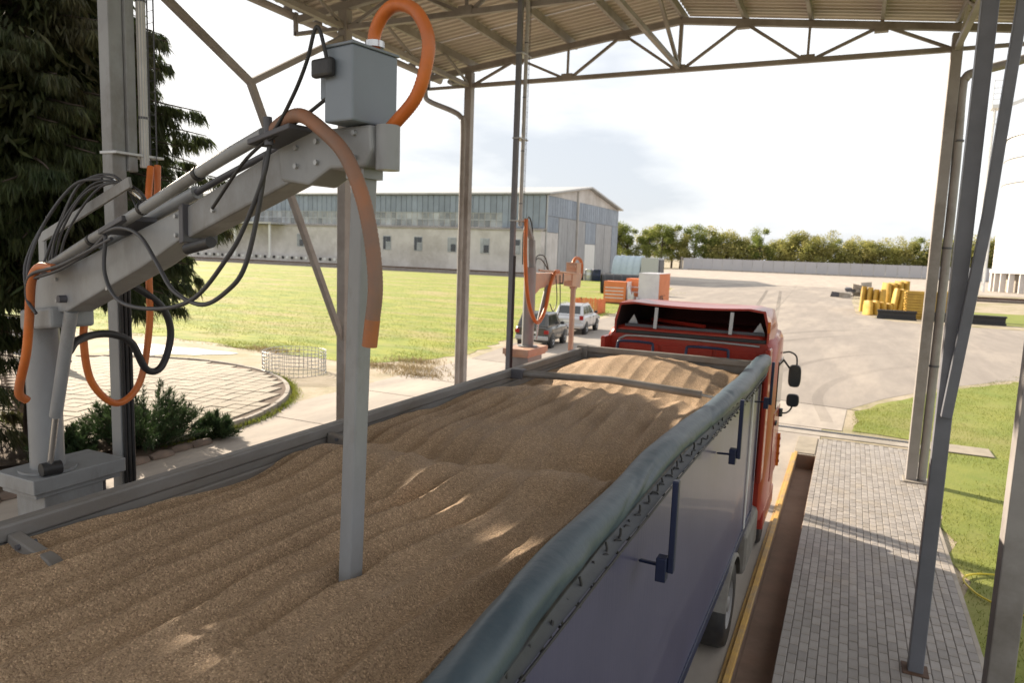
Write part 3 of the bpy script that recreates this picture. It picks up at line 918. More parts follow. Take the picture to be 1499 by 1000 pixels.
def grain_h(x, y):
    u = (x + 2.25) / 1.15
    near = 2.985 + 0.03 * (1 - u * u) + 0.045 * sstep(-0.3, -1.0, -abs(u) if u < 0 else 0) - 0.05 * sstep(0.4, 1.0, u)
    near += 0.03 * math.sin(y * 1.1 + 0.5)
    wob = 0.25 * mnoise.noise((x * 0.9, y * 0.35, 2.0))
    mid = 3.02 + 0.05 * (1 - u * u)
    ym = 4.55 + 0.35 * u + wob
    h = near + (mid - near) * sstep(ym, ym + 0.9, y)
    h -= 0.115 * math.exp(-((y - ym - 0.05) / 0.24) ** 2) * (0.6 + 0.6 * mnoise.noise((x * 2.1, 3.0, 1.0)))
    h += 0.1 * math.exp(-((y - ym + 0.45) / 0.3) ** 2) * (0.7 + 0.7 * mnoise.noise((x * 1.7, 8.0, 1.0)))
    yc = 7.05 - 0.25 * u * u + 0.1 * u
    h += 0.05 * math.exp(-((y - yc + 0.3) / 0.6) ** 2)
    drop = sstep(yc, yc + 0.3, y)
    front = 2.93 + 0.06 * sstep(7.6, 8.6, y) + 0.25 * (1 - u * u) * math.exp(-((y - 8.9) / 0.95) ** 2) - 0.02 * u
    h = h + (front - h) * drop
    k = (1 - 0.8 * drop) * (1 - 0.7 * sstep(5.6, 6.9, y) * (1 - drop))
    # furrows left by falling grain, running along the trailer
    warp = x + 0.10 * mnoise.noise((x * 0.8, y * 0.55, 5.0)) + 0.03 * mnoise.noise((x * 3, y * 1.3, 7.0))
    amp = 0.55 + 1.1 * mnoise.noise((x * 0.9, y * 0.5, 11.0))
    ph = 2 * math.pi * (warp / 0.205) + 2.2 * mnoise.noise((x * 1.3, y * 0.4, 21.0))
    ridge = 1 - abs(math.sin(ph / 2)) * 2
    h += k * (0.35 + max(0.0, amp)) * (0.031 * ridge + 0.017 * math.sin(ph * 0.47 + 1.0 + y * 0.3))
    h += k * 0.03 * mnoise.noise((warp * 5.0, y * 0.28, 3.0)) + 0.012 * k * mnoise.noise((warp * 15, y * 0.9, 6.0))
    h += 0.055 * mnoise.noise((x * 0.9 + 4, y * 0.75, 8.0)) * (1 - drop) + 0.016 * mnoise.noise((x * 2.5, y * 2.5, 8.0)) + 0.004 * mnoise.noise((x * 9, y * 9, 1.0))
    d = math.hypot(x + 2.0, y - 2.5)
    h -= 0.05 * math.exp(-(d / 0.10) ** 2)
    h += 0.008 * math.exp(-((d - 0.2) / 0.08) ** 2)
    return h


gv = np.empty((NY + 1, NX + 1, 3))
for j in range(NY + 1):
    y = gy0 + (gy1 - gy0) * j / NY
    for i in range(NX + 1):
        x = gx0 + (gx1 - gx0) * i / NX
        gv[j, i] = (x, y, grain_h(x, y))
idx = np.arange((NY + 1) * (NX + 1)).reshape(NY + 1, NX + 1)
gf = np.stack([idx[:-1, :-1], idx[:-1, 1:], idx[1:, 1:], idx[1:, :-1]], -1).reshape(-1, 4)
gvv = gv.reshape(-1, 3)
grain = raw_mesh('grain', gvv, gf, wheat_m, smooth=True)
tag(grain, 'brown wheat grain heaped in long furrows filling the trailer', 'grain', kind='stuff')
# loose kernels lying on the near part of the heap
nk = 40000
kx = rng.uniform(gx0, gx1, nk)
ky = 0.9 + (rng.random(nk) ** 1.7) * 5.2
kz = np.array([grain_h(a, c) for a, c in zip(kx, ky)])
yaws = rng.uniform(0, math.pi, nk)
hl, hw_ = rng.uniform(.0025, .0036, nk), rng.uniform(.0012, .0017, nk)
dx, dy = np.cos(yaws), np.sin(yaws)
tilt = rng.uniform(-.5, .5, nk)
c0 = np.stack([kx, ky, kz + 0.0012], 1)
ax = np.stack([dx, dy, tilt], 1) * hl[:, None]
bx_ = np.stack([-dy, dx, 0 * dx], 1) * hw_[:, None]
cz = np.stack([0 * dx, 0 * dx, hw_], 1)
kv = np.stack([c0 - ax, c0 + bx_, c0 + ax, c0 - bx_, c0 + cz, c0 - cz], 1).reshape(-1, 3)
kb_ = np.arange(nk)[:, None] * 6
kf = np.concatenate([kb_ + np.array(t) for t in ((0, 3, 4), (3, 2, 4), (2, 1, 4), (1, 0, 4))])
kern_m = mat('loose_kernel', (0.50, 0.355, 0.225), (0.42, 0.29, 0.18), 5, 0.5, 0, 0, orand=0.35)
kern = raw_mesh('loose_kernels', kv, kf, kern_m)
tag(kern, 'loose wheat kernels lying on top of the grain heap', 'grain', kind='stuff')

# ================================================================== TRUCK
CX0, CX1, CY0, CY1 = -3.36, -0.92, 10.62, 12.95
guard_m = mat('dirty_grey_plastic', (0.2, 0.19, 0.175), (0.14, 0.13, 0.12), 4, 0.6, 0, 0.1, 30, c3=(0.1, 0.085, 0.07))
trk = thing('tractor_truck', (-2.14, 11.8, 0), 'red truck cab with open backed roof deflector coupled to the trailer', 'truck')
cab = MB()
sec = []          # cab shell cross-sections along Y
for (y, zt, ins) in ((CY0, 3.42, 0.05), (CY0 + 0.06, 3.45, 0.0), (12.3, 3.45, 0.0), (12.75, 3.25, 0.03), (12.9, 2.5, 0.06), (CY1, 1.6, 0.08), (CY1, 0.75, 0.1)):
    x0, x1 = CX0 + ins, CX1 - ins
    sec.append([(x0, y, 0.75), (x0, y, 1.6), (x0, y, zt - 0.16), (x0 + 0.05, y, zt - 0.05), (x0 + 0.16, y, zt), (x1 - 0.16, y, zt), (x1 - 0.05, y, zt - 0.05), (x1, y, zt - 0.16), (x1, y, 1.6), (x1, y, 0.75)])
cab.grid(sec, True)
cab.poly(sec[0])
cabo = cab.build('cab', red_m, trk)
# ribbed rear panel
for i, (x0, x1) in enumerate(((-3.16, -2.55), (-2.5, -1.75), (-1.70, -1.12))):
    MB().box(x0, x1, CY0 - 0.022, CY0 - 0.002, 1.55, 3.20).build('rear_panel', red_m, cabo, 0.012)
for x in (-2.95, -1.4, -1.28):
    MB().cyl((x, CY0 - 0.03, 3.05), (x, CY0 - 0.018, 3.05), 0.085, 20).build('panel_boss', red_m, cabo)
MB().tube(smooth_path([(-3.2, CY0 - 0.03, 2.6), (-3.19, CY0 - 0.03, 3.15), (-3.1, CY0 - 0.035, 3.28), (-2.9, CY0 - 0.035, 3.315), (-2.0, CY0 - 0.035, 3.32), (-1.1, CY0 - 0.035, 3.3)], 4), 0.016, 8).build('rear_seal', galv, cabo)
MB().box(CX0 + 0.12, CX1 - 0.1, CY0 - 0.03, CY0 + 0.04, 3.34, 3.395).build('rear_gutter', black_m, cabo, 0.01)
# roof deflector: a shell open to the rear
D0 = CY0 - 0.05
dsec_o, dsec_i = [], []
for (y, zt, xi) in ((D0, 3.80, 0.02), (11.1, 3.82, 0.0), (11.9, 3.76, 0.03), (12.35, 3.6, 0.1), (12.62, 3.33, 0.2)):
    x0, x1 = CX0 + 0.10 + xi, CX1 - 0.04 - xi
    o_, i_ = [], []
    for k in range(15):
        t = k / 14
        if t < 0.12:
            p = (x0, 3.36 + (zt - 0.13 - 3.36) * t / 0.12)
        elif t > 0.88:
            p = (x1, 3.36 + (zt - 0.13 - 3.36) * (1 - t) / 0.12)
        else:
            s = (t - 0.12) / 0.76
            p = (x0 + (x1 - x0) * s, zt - 0.13 * (1 - min(1, min(s, 1 - s) / 0.07)) ** 2 - 0.05 * math.sin(math.pi * s) * (1 if y < 11.5 else 0.2) + 0.05)
        o_.append((p[0], y, p[1]))
        i_.append((x0 + 0.03 + (p[0] - x0) * (x1 - x0 - 0.06) / (x1 - x0), y, p[1] - 0.03))
    dsec_o.append(o_)
    dsec_i.append(i_)
dm = MB().grid(dsec_o)
dm.grid([dsec_o[0], dsec_i[0]], False)
defl = dm.build('roof_deflector', red_m, trk)
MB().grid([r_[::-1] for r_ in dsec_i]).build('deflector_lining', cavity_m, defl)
for x in (-2.62, -1.52):
    MB().bar((x, D0 + 0.04, 3.44), (x + 0.01, D0 + 0.06, 3.76), 0.05, 0.03).build('deflector_strut', galv, defl)
for x in (-3.02, -1.15):
    MB().prism([(x - 0.09, D0 + 0.25, 3.455), (x + 0.09, D0 + 0.25, 3.455), (x + 0.01, D0 + 0.25, 3.62)], (0, 0.02, 0)).build('stay_plate', galv, defl)
MB().cyl((-3.1, D0 + 0.12, 3.46), (-1.05, D0 + 0.12, 3.46), 0.03, 10).build('cross_tube', steel_d, defl)
MB().bar((-2.9, 11.6, 3.5), (-1.95, D0 + 0.35, 3.5), 0.07, 0.05).build('adjuster_arm', red_m, defl)
# amber tip at the right edge, side fairings, exhaust stack
MB().box(CX1 - 0.09, CX1 - 0.05, D0 - 0.012, D0 - 0.001, 3.5, 3.66).build('marker_lamp', amber_m, defl, 0.005)
MB().box(CX0 - 0.0, CX0 + 0.07, 10.28, CY0 - 0.03, 1.4, 3.3).build('side_fairing', red_m, trk, 0.02)
MB().box(CX1 - 0.07, CX1 - 0.0, 10.30, CY0 - 0.03, 1.4, 3.3).build('side_fairing', red_m, trk, 0.02)
MB().box(CX1 - 0.3, CX1 - 0.1, 10.2, 10.42, 0.9, 3.0).build('intake_stack', steel_d, trk, 0.03)
# doors, windows, step and mirrors on the right side
for s, X in ((1, CX1), (-1, CX0)):
    dr = MB().box(min(X, X + s * 0.012), max(X, X + s * 0.012), 11.65, 12.62, 1.05, 2.15).build('door', red_m, trk, 0.006)
    MB().box(min(X, X + s * 0.016), max(X, X + s * 0.016), 11.75, 12.55, 2.2, 2.95).build('door_window', glass_m, trk, 0.006)
    MB().box(min(X + s * .012, X + s * 0.04), max(X + s * .012, X + s * 0.04), 11.72, 11.9, 1.95, 2.0).build('door_handle', black_m, dr, 0.005)
    pth = smooth_path([(X + s * 0.0, 12.5, 3.02), (X + s * 0.1, 12.58, 3.03), (X + s * 0.2, 12.62, 2.96), (X + s * 0.22, 12.62, 2.8)], 4)
    mr_ = MB().tube(pth, 0.014, 8)
    mr_.tube([(X, 12.5, 2.92), (X + s * 0.1, 12.56, 2.78), (X + s * 0.2, 12.6, 2.66)], 0.016, 8)
    mr_.tube(smooth_path([(X + s * 0.01, 12.45, 2.02), (X + s * 0.12, 12.5, 2.02), (X + s * 0.19, 12.58, 2.1), (X + s * 0.2, 12.6, 2.3)], 4), 0.014, 8)
    mr_.cyl((X + s * 0.02, 12.45, 1.96), (X + s * 0.02, 12.45, 2.09), 0.05, 10)
    arm = mr_.build('mirror_arm', black_m, trk)
    for (zc, hh, ww) in ((2.64, 0.19, 0.1), (2.23, 0.11, 0.1)):
        pr = []
        for (yy, kx_) in ((12.52, 0.94), (12.56, 1.0), (12.66, 0.86), (12.71, 0.5)):
            pr.append([(X + s * 0.2 + ww * kx_ * (abs(math.cos(a)) ** 0.55) * math.copysign(1, math.cos(a)), yy, zc + hh * kx_ * (abs(math.sin(a)) ** 0.6) * math.copysign(1, math.sin(a))) for a in [2 * math.pi * k / 20 for k in range(21)]])
        m_ = MB().grid(pr)
        m_.poly(pr[0][:-1])
        m_.poly(pr[-1][:-1])
        mh = m_.build('mirror_housing', black_m, arm)
        gl = [(X + s * 0.2 + ww * .85 * (abs(math.cos(a)) ** 0.55) * math.copysign(1, math.cos(a)), 12.517, zc + hh * .9 * (abs(math.sin(a)) ** 0.6) * math.copysign(1, math.sin(a))) for a in [2 * math.pi * k / 20 for k in range(20)]]
        # mirror glass stays in the housing's plane
        MB().prism(gl, (0, 0.002, 0)).build('mirror_glass', chrome_m if False else glass_m, arm)
    MB().box(min(X + s * .0, X + s * 0.05), max(X + s * .0, X + s * 0.05), 12.66, 12.72, 1.05, 1.62).build('grab_rail', amber_m if s > 0 else red_m, trk, 0.008)
    for k in range(4):
        MB().box(min(X + s * .05, X + s * 0.058), max(X + s * .05, X + s * 0.058), 12.65, 12.73, 1.12 + k * 0.13, 1.16 + k * 0.13).build('grab_rail_clip', red_m, trk)
    MB().box(min(X - s * 0.5, X - s * 0.02), max(X - s * 0.5, X - s * 0.02), 9.3, 10.6, 0.42, 1.0).build('fuel_tank', guard_m, trk, 0.08)
    MB().box(min(X - s * 0.35, X - s * 0.0), max(X - s * 0.35, X - s * 0.0), 11.2, 12.7, 0.4, 0.74).build('step_panel', red_m, trk, 0.03)
    wheel(trk, X - s * 0.22, 11.75, 0.5, 0.32, s)
    wheel(trk, X - s * 0.30, 8.3, 0.5, 0.5, s)
    # white plastic mudguard over the drive wheel
    rows = []
    for k in range(15):
        a = R(15 + 150 * k / 14)
        rows.append([(X - s * 0.58, 8.3 + 0.6 * math.cos(a), 0.5 + 0.6 * math.sin(a)), (X - s * 0.03, 8.3 + 0.6 * math.cos(a), 0.5 + 0.6 * math.sin(a)), (X - s * 0.02, 8.3 + 0.56 * math.cos(a), 0.5 + 0.56 * math.sin(a))])
    MB().grid(rows).build('mudguard', guard_m, trk)
MB().box(-2.6, -2.35, 6.9, 12.6, 0.6, 0.9).box(-1.85, -1.6, 6.9, 12.6, 0.6, 0.9).build('chassis_rail', steel_d, trk)
MB().box(CX0 + 0.15, CX1 - 0.15, 12.955, 12.99, 2.15, 3.0).build('windscreen', glass_m, trk, 0.01)
MB().box(CX0 + 0.05, CX1 - 0.05, 12.96, 13.12, 0.4, 0.95).build('bumper', red_m, trk, 0.05)
for x in (-3.05, -1.22):
    MB().box(x - 0.16, x + 0.16, 13.1, 13.14, 0.62, 0.8).build('headlight', chrome_m, trk, 0.02)

# ================================================================== GRAIN SAMPLERS
def ribbed(pts, r_):
    """spiral suction hose: even resampling, alternating radius"""
    p = smooth_path(pts, 40)
    out, acc, step = [p[0]], 0.0, 0.006
    for a, c_ in zip(p[:-1], p[1:]):
        acc += (c_ - a).length
        if acc >= step:
            out.append(c_)
            acc = 0.0
    return MB().tube(out, [r_ * (1.035 if i % 2 else 0.975) for i in range(len(out))], 14)


def sampler(name, org, ang, label, P):
    root = thing(name, (org[0], org[1], 0), label, 'grain sampler', 'grain samplers beside the truck lane')
    u_ = Vector((math.cos(ang), math.sin(ang), 0))
    n_ = Vector((-math.sin(ang), math.cos(ang), 0))
    o0 = Vector((org[0], org[1], 0))

    def S(s, o, z):
        v = o0 + u_ * s + n_ * o
        return (v.x, v.y, z)

    def slab_prism(prof, hw):
        return MB().prism([S(s, -hw, z) for s, z in prof], n_ * (2 * hw))

    body, arm_m = P['body'], P['arm']
    cx, cy = P['col']
    x0, x1, y0, y1 = P['slab']
    pm_ = P['slab_m']
    MB().box(x0 + 0.07, x1 - 0.05, y0 + 0.1, y1 - 0.16, 0.0, 2.66).build('pedestal', body, root, 0.01)
    sl_ = MB().box(x0, x1, y0, y1, 2.67, 2.78).build('base_slab', pm_, root, 0.008)
    MB().box(x0 + 0.03, x1 - 0.03, y0 + 0.03, y1 - 0.03, 2.63, 2.669).build('slab_frame', pm_, sl_, 0.004)
    MB().box(x0 + 0.1, x0 + 0.26, y1 - 0.15, y1 - 0.03, 2.25, 2.62).build('drain_box', steel_d, root, 0.01)
    col = MB().lathe([(0.112, 2.781), (0.112, P['ctop'])], (cx, cy, 0), 12, True).build('column', body, root)
    MB().lathe([(0.19, 2.782), (0.19, 2.80), (0.1125, 2.80)], (cx, cy, 0), 20, False).build('column_flange', body, col)
    for f in ('sleeve', 'inner'):
        slab_prism(*P[f]).build('arm_sleeve' if f == 'sleeve' else 'inner_arm', arm_m, root, 0.012)
    for s, z, h in P['collars']:
        slab_prism([(s - 0.02, z - h), (s + 0.02, z - h + 0.01), (s + 0.02, z + h + 0.01), (s - 0.02, z + h)], P['sleeve'][1] + 0.012).build('arm_collar', steel_d, root, 0.004)
    slab_prism(*P['head']).build('arm_head', arm_m, root, 0.012)
    s0, s1, q0, q1, z0, z1 = P['box']
    bxm = MB().prism([S(s0, q0, z0), S(s1, q0, z0), S(s1, q1, z0), S(s0, q1, z0)], (0, 0, z1 - z0)).build('control_box', P['box_m'], root, 0.008)
    MB().prism([S(s0 - 0.006, q0 - 0.006, z1), S(s1 + 0.006, q0 - 0.006, z1), S(s1 + 0.006, q1 + 0.006, z1), S(s0 - 0.006, q1 + 0.006, z1)], (0, 0, 0.012)).build('box_lid', P['box_m'], bxm, 0.004)
    MB().prism([S(s0 - 0.05, q0 + 0.02, z0 + 0.1), S(s0 - 0.002, q0 + 0.02, z0 + 0.1), S(s0 - 0.002, q1 - 0.08, z0 + 0.1), S(s0 - 0.05, q1 - 0.08, z0 + 0.1)], (0, 0, z1 - z0 - 0.14)).build('side_hatch', P['box_m'], bxm, 0.006)
    (pa, pb, pz0, pz1, pw_) = P['probe']
    d_ = [S(pa - pw_, -pw_, pz0), S(pa + pw_, -pw_, pz0), S(pa + pw_, pw_, pz0), S(pa - pw_, pw_, pz0), S(pb - pw_, -pw_, pz1), S(pb + pw_, -pw_, pz1), S(pb + pw_, pw_, pz1), S(pb - pw_, pw_, pz1)]
    pr_ = MB().hexa(d_).build('probe', P['probe_m'], root, 0.008)
    zz = pz1 - 0.06
    MB().prism([S(pb - pw_ - .015, -pw_ - .015, zz), S(pb + pw_ + .015, -pw_ - .015, zz), S(pb + pw_ + .015, pw_ + .015, zz), S(pb - pw_ - .015, pw_ + .015, zz)], (0, 0, 0.05)).build('probe_flange', arm_m, pr_)
    (a, b1, c_, hr) = P['ram']
    MB().cyl(S(*a), S(*b1), hr, 14).build('lift_cylinder', body, root)
    MB().cyl(S(*b1), S(*c_), hr * 0.5, 10).build('cylinder_rod', chrome_m, root)
    for nm, pts, r_, m_ in P['hoses']:
        if nm == 'orange_hose':
            ribbed([S(*p) for p in pts], r_).build(nm, m_, root)
        else:
            MB().tube(smooth_path([S(*p) for p in pts], 7), r_, 12 if r_ > 0.02 else 8).build(nm, m_, root)
    return root, S


Z = lambda pts: [(s, z) for s, z in pts]
nearP = dict(body=sampler_m, arm=sampler_m, slab_m=sampler_m, box_m=box_m, probe_m=sampler_m, col=(-5.29, 3.2), slab=(-5.54, -5.08, 2.97, 3.68), ctop=3.97,
             sleeve=([(0.08, 3.98), (0.6, 4.01), (1.6, 4.345), (2.05, 4.525), (2.02, 4.67), (0.6, 4.30), (0.08, 4.18)], 0.088),
             inner=([(1.9, 4.47), (3.12, 4.845), (2.94, 4.975), (1.9, 4.635)], 0.07),
             collars=[(2.04, 4.585, 0.1)],
             head=([(2.86, 4.79), (3.06, 4.765), (3.2, 4.83), (3.42, 4.83), (3.46, 4.9), (3.45, 5.0), (3.0, 5.0), (2.84, 4.95)], 0.082),
             box=(3.26, 3.43, -0.16, 0.09, 5.005, 5.30), probe=(3.255, 3.33, 2.80, 4.85, 0.040),
             ram=((0.60, -0.05, 4.02), (0.24, -0.03, 3.25), (0.085, -0.02, 2.86), 0.042),
             hoses=[('orange_hose', [(2.9, -0.17, 4.965), (2.99, -0.17, 5.02), (3.12, -0.17, 5.045), (3.27, -0.17, 4.97), (3.4, -0.17, 4.87), (3.5, -0.17, 4.71), (3.56, -0.17, 4.53), (3.585, -0.17, 4.35), (3.57, -0.17, 4.21), (3.555, -0.17, 4.11)], 0.030, dusty_m),
                    ('orange_hose', [(3.38, 0, 5.30), (3.385, 0, 5.385), (3.44, 0, 5.455), (3.52, 0, 5.475), (3.62, 0.0, 5.43), (3.685, 0, 5.32), (3.67, 0.0, 5.2), (3.62, 0.0, 5.1), (3.52, 0.0, 5.02), (3.42, 0.02, 4.97)], 0.0265, orange_m),
                    ('orange_hose', [(0.75, -0.2, 4.30), (0.58, -0.22, 4.30), (0.45, -0.22, 4.2), (0.385, -0.22, 3.94), (0.31, -0.22, 3.71), (0.16, -0.22, 3.44), (0.12, -0.16, 3.36)], 0.028, orange_m),
                    ('rigid_pipe', [(0.44, -0.15, 4.27), (1.13, -0.15, 4.485), (1.71, -0.15, 4.65), (2.38, -0.15, 4.86), (2.84, -0.15, 4.99)], 0.03, sampler_m),
                    ('telescopic_rod', [(1.4, 0.02, 4.62), (1.84, 0.02, 4.72), (2.3, 0.02, 4.85), (2.95, 0.02, 5.02)], 0.018, steel_d),
                    ('rod_tube', [(0.9, 0.02, 4.46), (2.0, 0.02, 4.765)], 0.036, sampler_m),
                    ('hydraulic_hose', [(1.43, -0.2, 4.51), (1.45, -0.22, 4.3), (1.68, -0.25, 4.16), (2.07, -0.25, 4.15), (2.42, -0.25, 4.23), (2.69, -0.24, 4.44), (2.79, -0.22, 4.58), (2.9, -0.2, 4.79), (2.92, -0.18, 4.93)], 0.011, greyhose_m),
                    ('hydraulic_hose', [(1.4, -0.2, 4.53), (1.6, -0.2, 4.56), (1.81, -0.2, 4.52), (2.02, -0.22, 4.38), (2.21, -0.24, 4.25), (2.48, -0.25, 4.2), (2.68, -0.24, 4.28), (2.79, -0.22, 4.4), (2.87, -0.2, 4.67), (2.91, -0.19, 4.9)], 0.011, greyhose_m),
                    ('hydraulic_hose', [(0.44, -0.22, 4.22), (0.85, -0.21, 4.3), (1.22, -0.2, 4.42), (1.43, -0.2, 4.515)], 0.011, greyhose_m),
                    ('hydraulic_hose', [(0.5, -0.22, 4.0), (0.42, -0.24, 4.1), (0.5, -0.24, 4.25), (0.9, -0.22, 4.33), (1.5, -0.2, 4.5)], 0.011, greyhose_m),
                    ('motor_cable', [(2.5, -0.2, 4.66), (2.75, -0.2, 4.86), (2.97, -0.2, 4.98), (3.11, -0.2, 5.12), (3.2, -0.2, 5.25), (3.25, -0.2, 5.365), (3.27, -0.19, 5.36), (3.30, -0.18, 5.25)], 0.008, black_m),
                    ('motor_cable', [(2.94, -0.2, 4.95), (3.1, -0.16, 5.03), (3.28, -0.14, 5.12)], 0.008, black_m)])
smp, S1 = sampler('grain_sampler', (-5.2, 3.15), math.atan2(-0.1813, 0.9834), 'grey telescopic grain sampler arm lowering its probe into the grain', nearP)
rim_m = mat('scuffed_orange_end', (0.42, 0.14, 0.045), (0.3, 0.125, 0.06), 9, 0.55, 0, 0.1, 40)
he = MB().tube([S1(3.571, -0.17, 4.215), S1(3.563, -0.17, 4.16), S1(3.555, -0.17, 4.105)], 0.0312, 16).build('hose_end', rim_m, smp)
for sb, zb_ in ((2.98, 4.85), (3.12, 4.86), (3.12, 4.95), (2.98, 4.93), (3.36, 4.87), (3.36, 4.97), (2.3, 4.66), (1.98, 4.53), (1.98, 4.63), (1.2, 4.2), (0.5, 4.08), (0.5, 4.22)):
    hw_b = 0.09 if sb < 2.05 else (0.072 if sb < 2.6 else 0.084)
    MB().cyl(S1(sb, -hw_b - 0.012, zb_), S1(sb, -hw_b + 0.004, zb_), 0.012, 6).build('bolt', galv, smp)
# head details of the near sampler
MB().prism([S1(3.22, -0.20, 5.18), S1(3.34, -0.20, 5.18), S1(3.34, -0.165, 5.18), S1(3.22, -0.165, 5.18)], (0, 0, 0.075)).build('drive_motor', black_m, smp, 0.012)
MB().cyl(S1(3.385, 0, 5.325), S1(3.385, 0, 5.35), 0.04, 16).build('hose_clamp', chrome_m, smp)
MB().prism([S1(2.84, -0.24, 4.93), S1(3.08, -0.2, 4.99), S1(3.08, -0.06, 4.99), S1(2.84, -0.08, 4.93)], (0, 0, 0.025)).build('hose_bracket', steel_d, smp, 0.005)
MB().cyl(S1(2.93, -0.19, 4.93), S1(2.92, -0.19, 5.05), 0.02, 10).build('bracket_pin', steel_d, smp)
MB().prism([S1(1.38, -0.22, 4.52), S1(1.62, -0.2, 4.6), S1(1.62, 0.0, 4.6), S1(1.38, 0.0, 4.52)], (0, 0, 0.03)).build('hose_bracket', steel_d, smp, 0.005)
MB().cyl(S1(3.49, -0.02, 4.82), S1(3.49, -0.02, 5.0), 0.05, 14).build('head_roller', sampler_m, smp)
MB().cyl(S1(2.1, -0.1, 4.46), S1(2.32, -0.1, 4.50), 0.03, 12).build('valve_block', black_m, smp)
for i, t in enumerate((1.15, 1.75, 2.3)):
    k = (t - 0.44) / 2.4
    MB().cyl(S1(t - 0.012, -0.15, 4.27 + 0.72 * k), S1(t + 0.012, -0.15, 4.28 + 0.72 * k), 0.036, 14).build('pipe_clip', black_m, smp)
MB().prism([S1(0.0, -0.14, 3.84), S1(0.5, -0.14, 3.9), S1(0.5, 0.14, 3.9), S1(0.0, 0.14, 3.84)], (0, 0, 0.14)).build('pivot_block', sampler_m, smp, 0.02)
MB().cyl(S1(0.62, -0.135, 4.10), S1(0.62, 0.13, 4.10), 0.025, 12).build('pivot_pin', steel_d, smp)
MB().cyl(S1(0.08, -0.08, 2.83), S1(0.08, 0.05, 2.83), 0.05, 12).build('ram_foot', black_m, smp, 0.008)
# flat bar frame and the fan of hoses over it
fr = MB().bar(S1(-0.25, 0.12, 4.15), S1(-0.24, 0.12, 4.5), 0.07, 0.02).bar(S1(-0.24, 0.12, 4.49), S1(1.0, 0.16, 4.86), 0.02, 0.07)
fr.build('hose_frame', sampler_m, smp, 0.004)
for i in range(5):
    a = 0.55 + i * 0.07
    pts = [S1(0.15 + 0.03 * i, -0.02, 4.28), S1(0.2 + 0.05 * i, 0.02, 4.55), S1(0.42 + 0.06 * i, 0.1, 4.86 - 0.01 * i), S1(0.68 + 0.06 * i, 0.2, 4.9 - 0.02 * i), S1(0.92 + 0.03 * i, 0.26, 4.68), S1(0.98 + 0.025 * i, 0.2, 4.48)]
    pts = [tuple(c + random.uniform(-.025, .025) for c in p) for p in pts]
    hz = MB().tube(smooth_path(pts, 6), 0.008, 7).build('hydraulic_hose', greyhose_m, smp)
    MB().cyl(S1(0.70 + 0.06 * i, 0.21, 4.89 - 0.02 * i), S1(0.78 + 0.055 * i, 0.23, 4.84 - 0.02 * i), 0.014, 8).build('hose_fitting', chrome_m, hz)
for i in range(2):
    pts = [S1(0.42, -0.22, 4.0 + i * .03), S1(0.36 - 0.05 * i, -0.2, 4.3), S1(0.4, -0.1, 4.6), S1(0.6, 0.0, 4.84), S1(0.8, 0.08, 4.88)]
    MB().tube(smooth_path(pts, 6), 0.010, 7).build('hydraulic_hose', greyhose_m, smp)
loop = [(-5.14, 4.02, 5.08), (-5.05, 3.92, 4.77), (-5.0, 3.87, 4.24), (-5.0, 3.86, 3.81), (-5.0, 3.76, 3.38), (-5.0, 3.56, 3.25), (-5.0, 3.37, 3.44), (-5.0, 3.32, 3.75), (-5.02, 3.36, 3.98), (-5.05, 3.4, 4.1)]
ribbed(loop, 0.026).build('orange_hose', orange_m, smp)
loop = [(-5.16, 4.1, 5.1), (-5.12, 4.05, 4.8), (-5.05, 3.93, 4.5), (-5.0, 3.75, 4.35)]
ribbed(loop, 0.026).build('orange_hose', orange_m, smp)
loop = [(-4.80, 3.08, 3.72), (-4.86, 3.18, 3.78), (-4.95, 3.38, 3.80), (-4.98, 3.55, 3.78), (-4.98, 3.69, 3.70), (-4.98, 3.81, 3.48), (-4.98, 3.95, 3.49), (-4.98, 4.04, 3.74), (-4.98, 3.97, 3.96), (-5.0, 3.76, 4.13), (-5.05, 3.6, 4.2)]
MB().tube(smooth_path(loop, 7), 0.028, 12).build('sleeved_hose', black_m, smp)

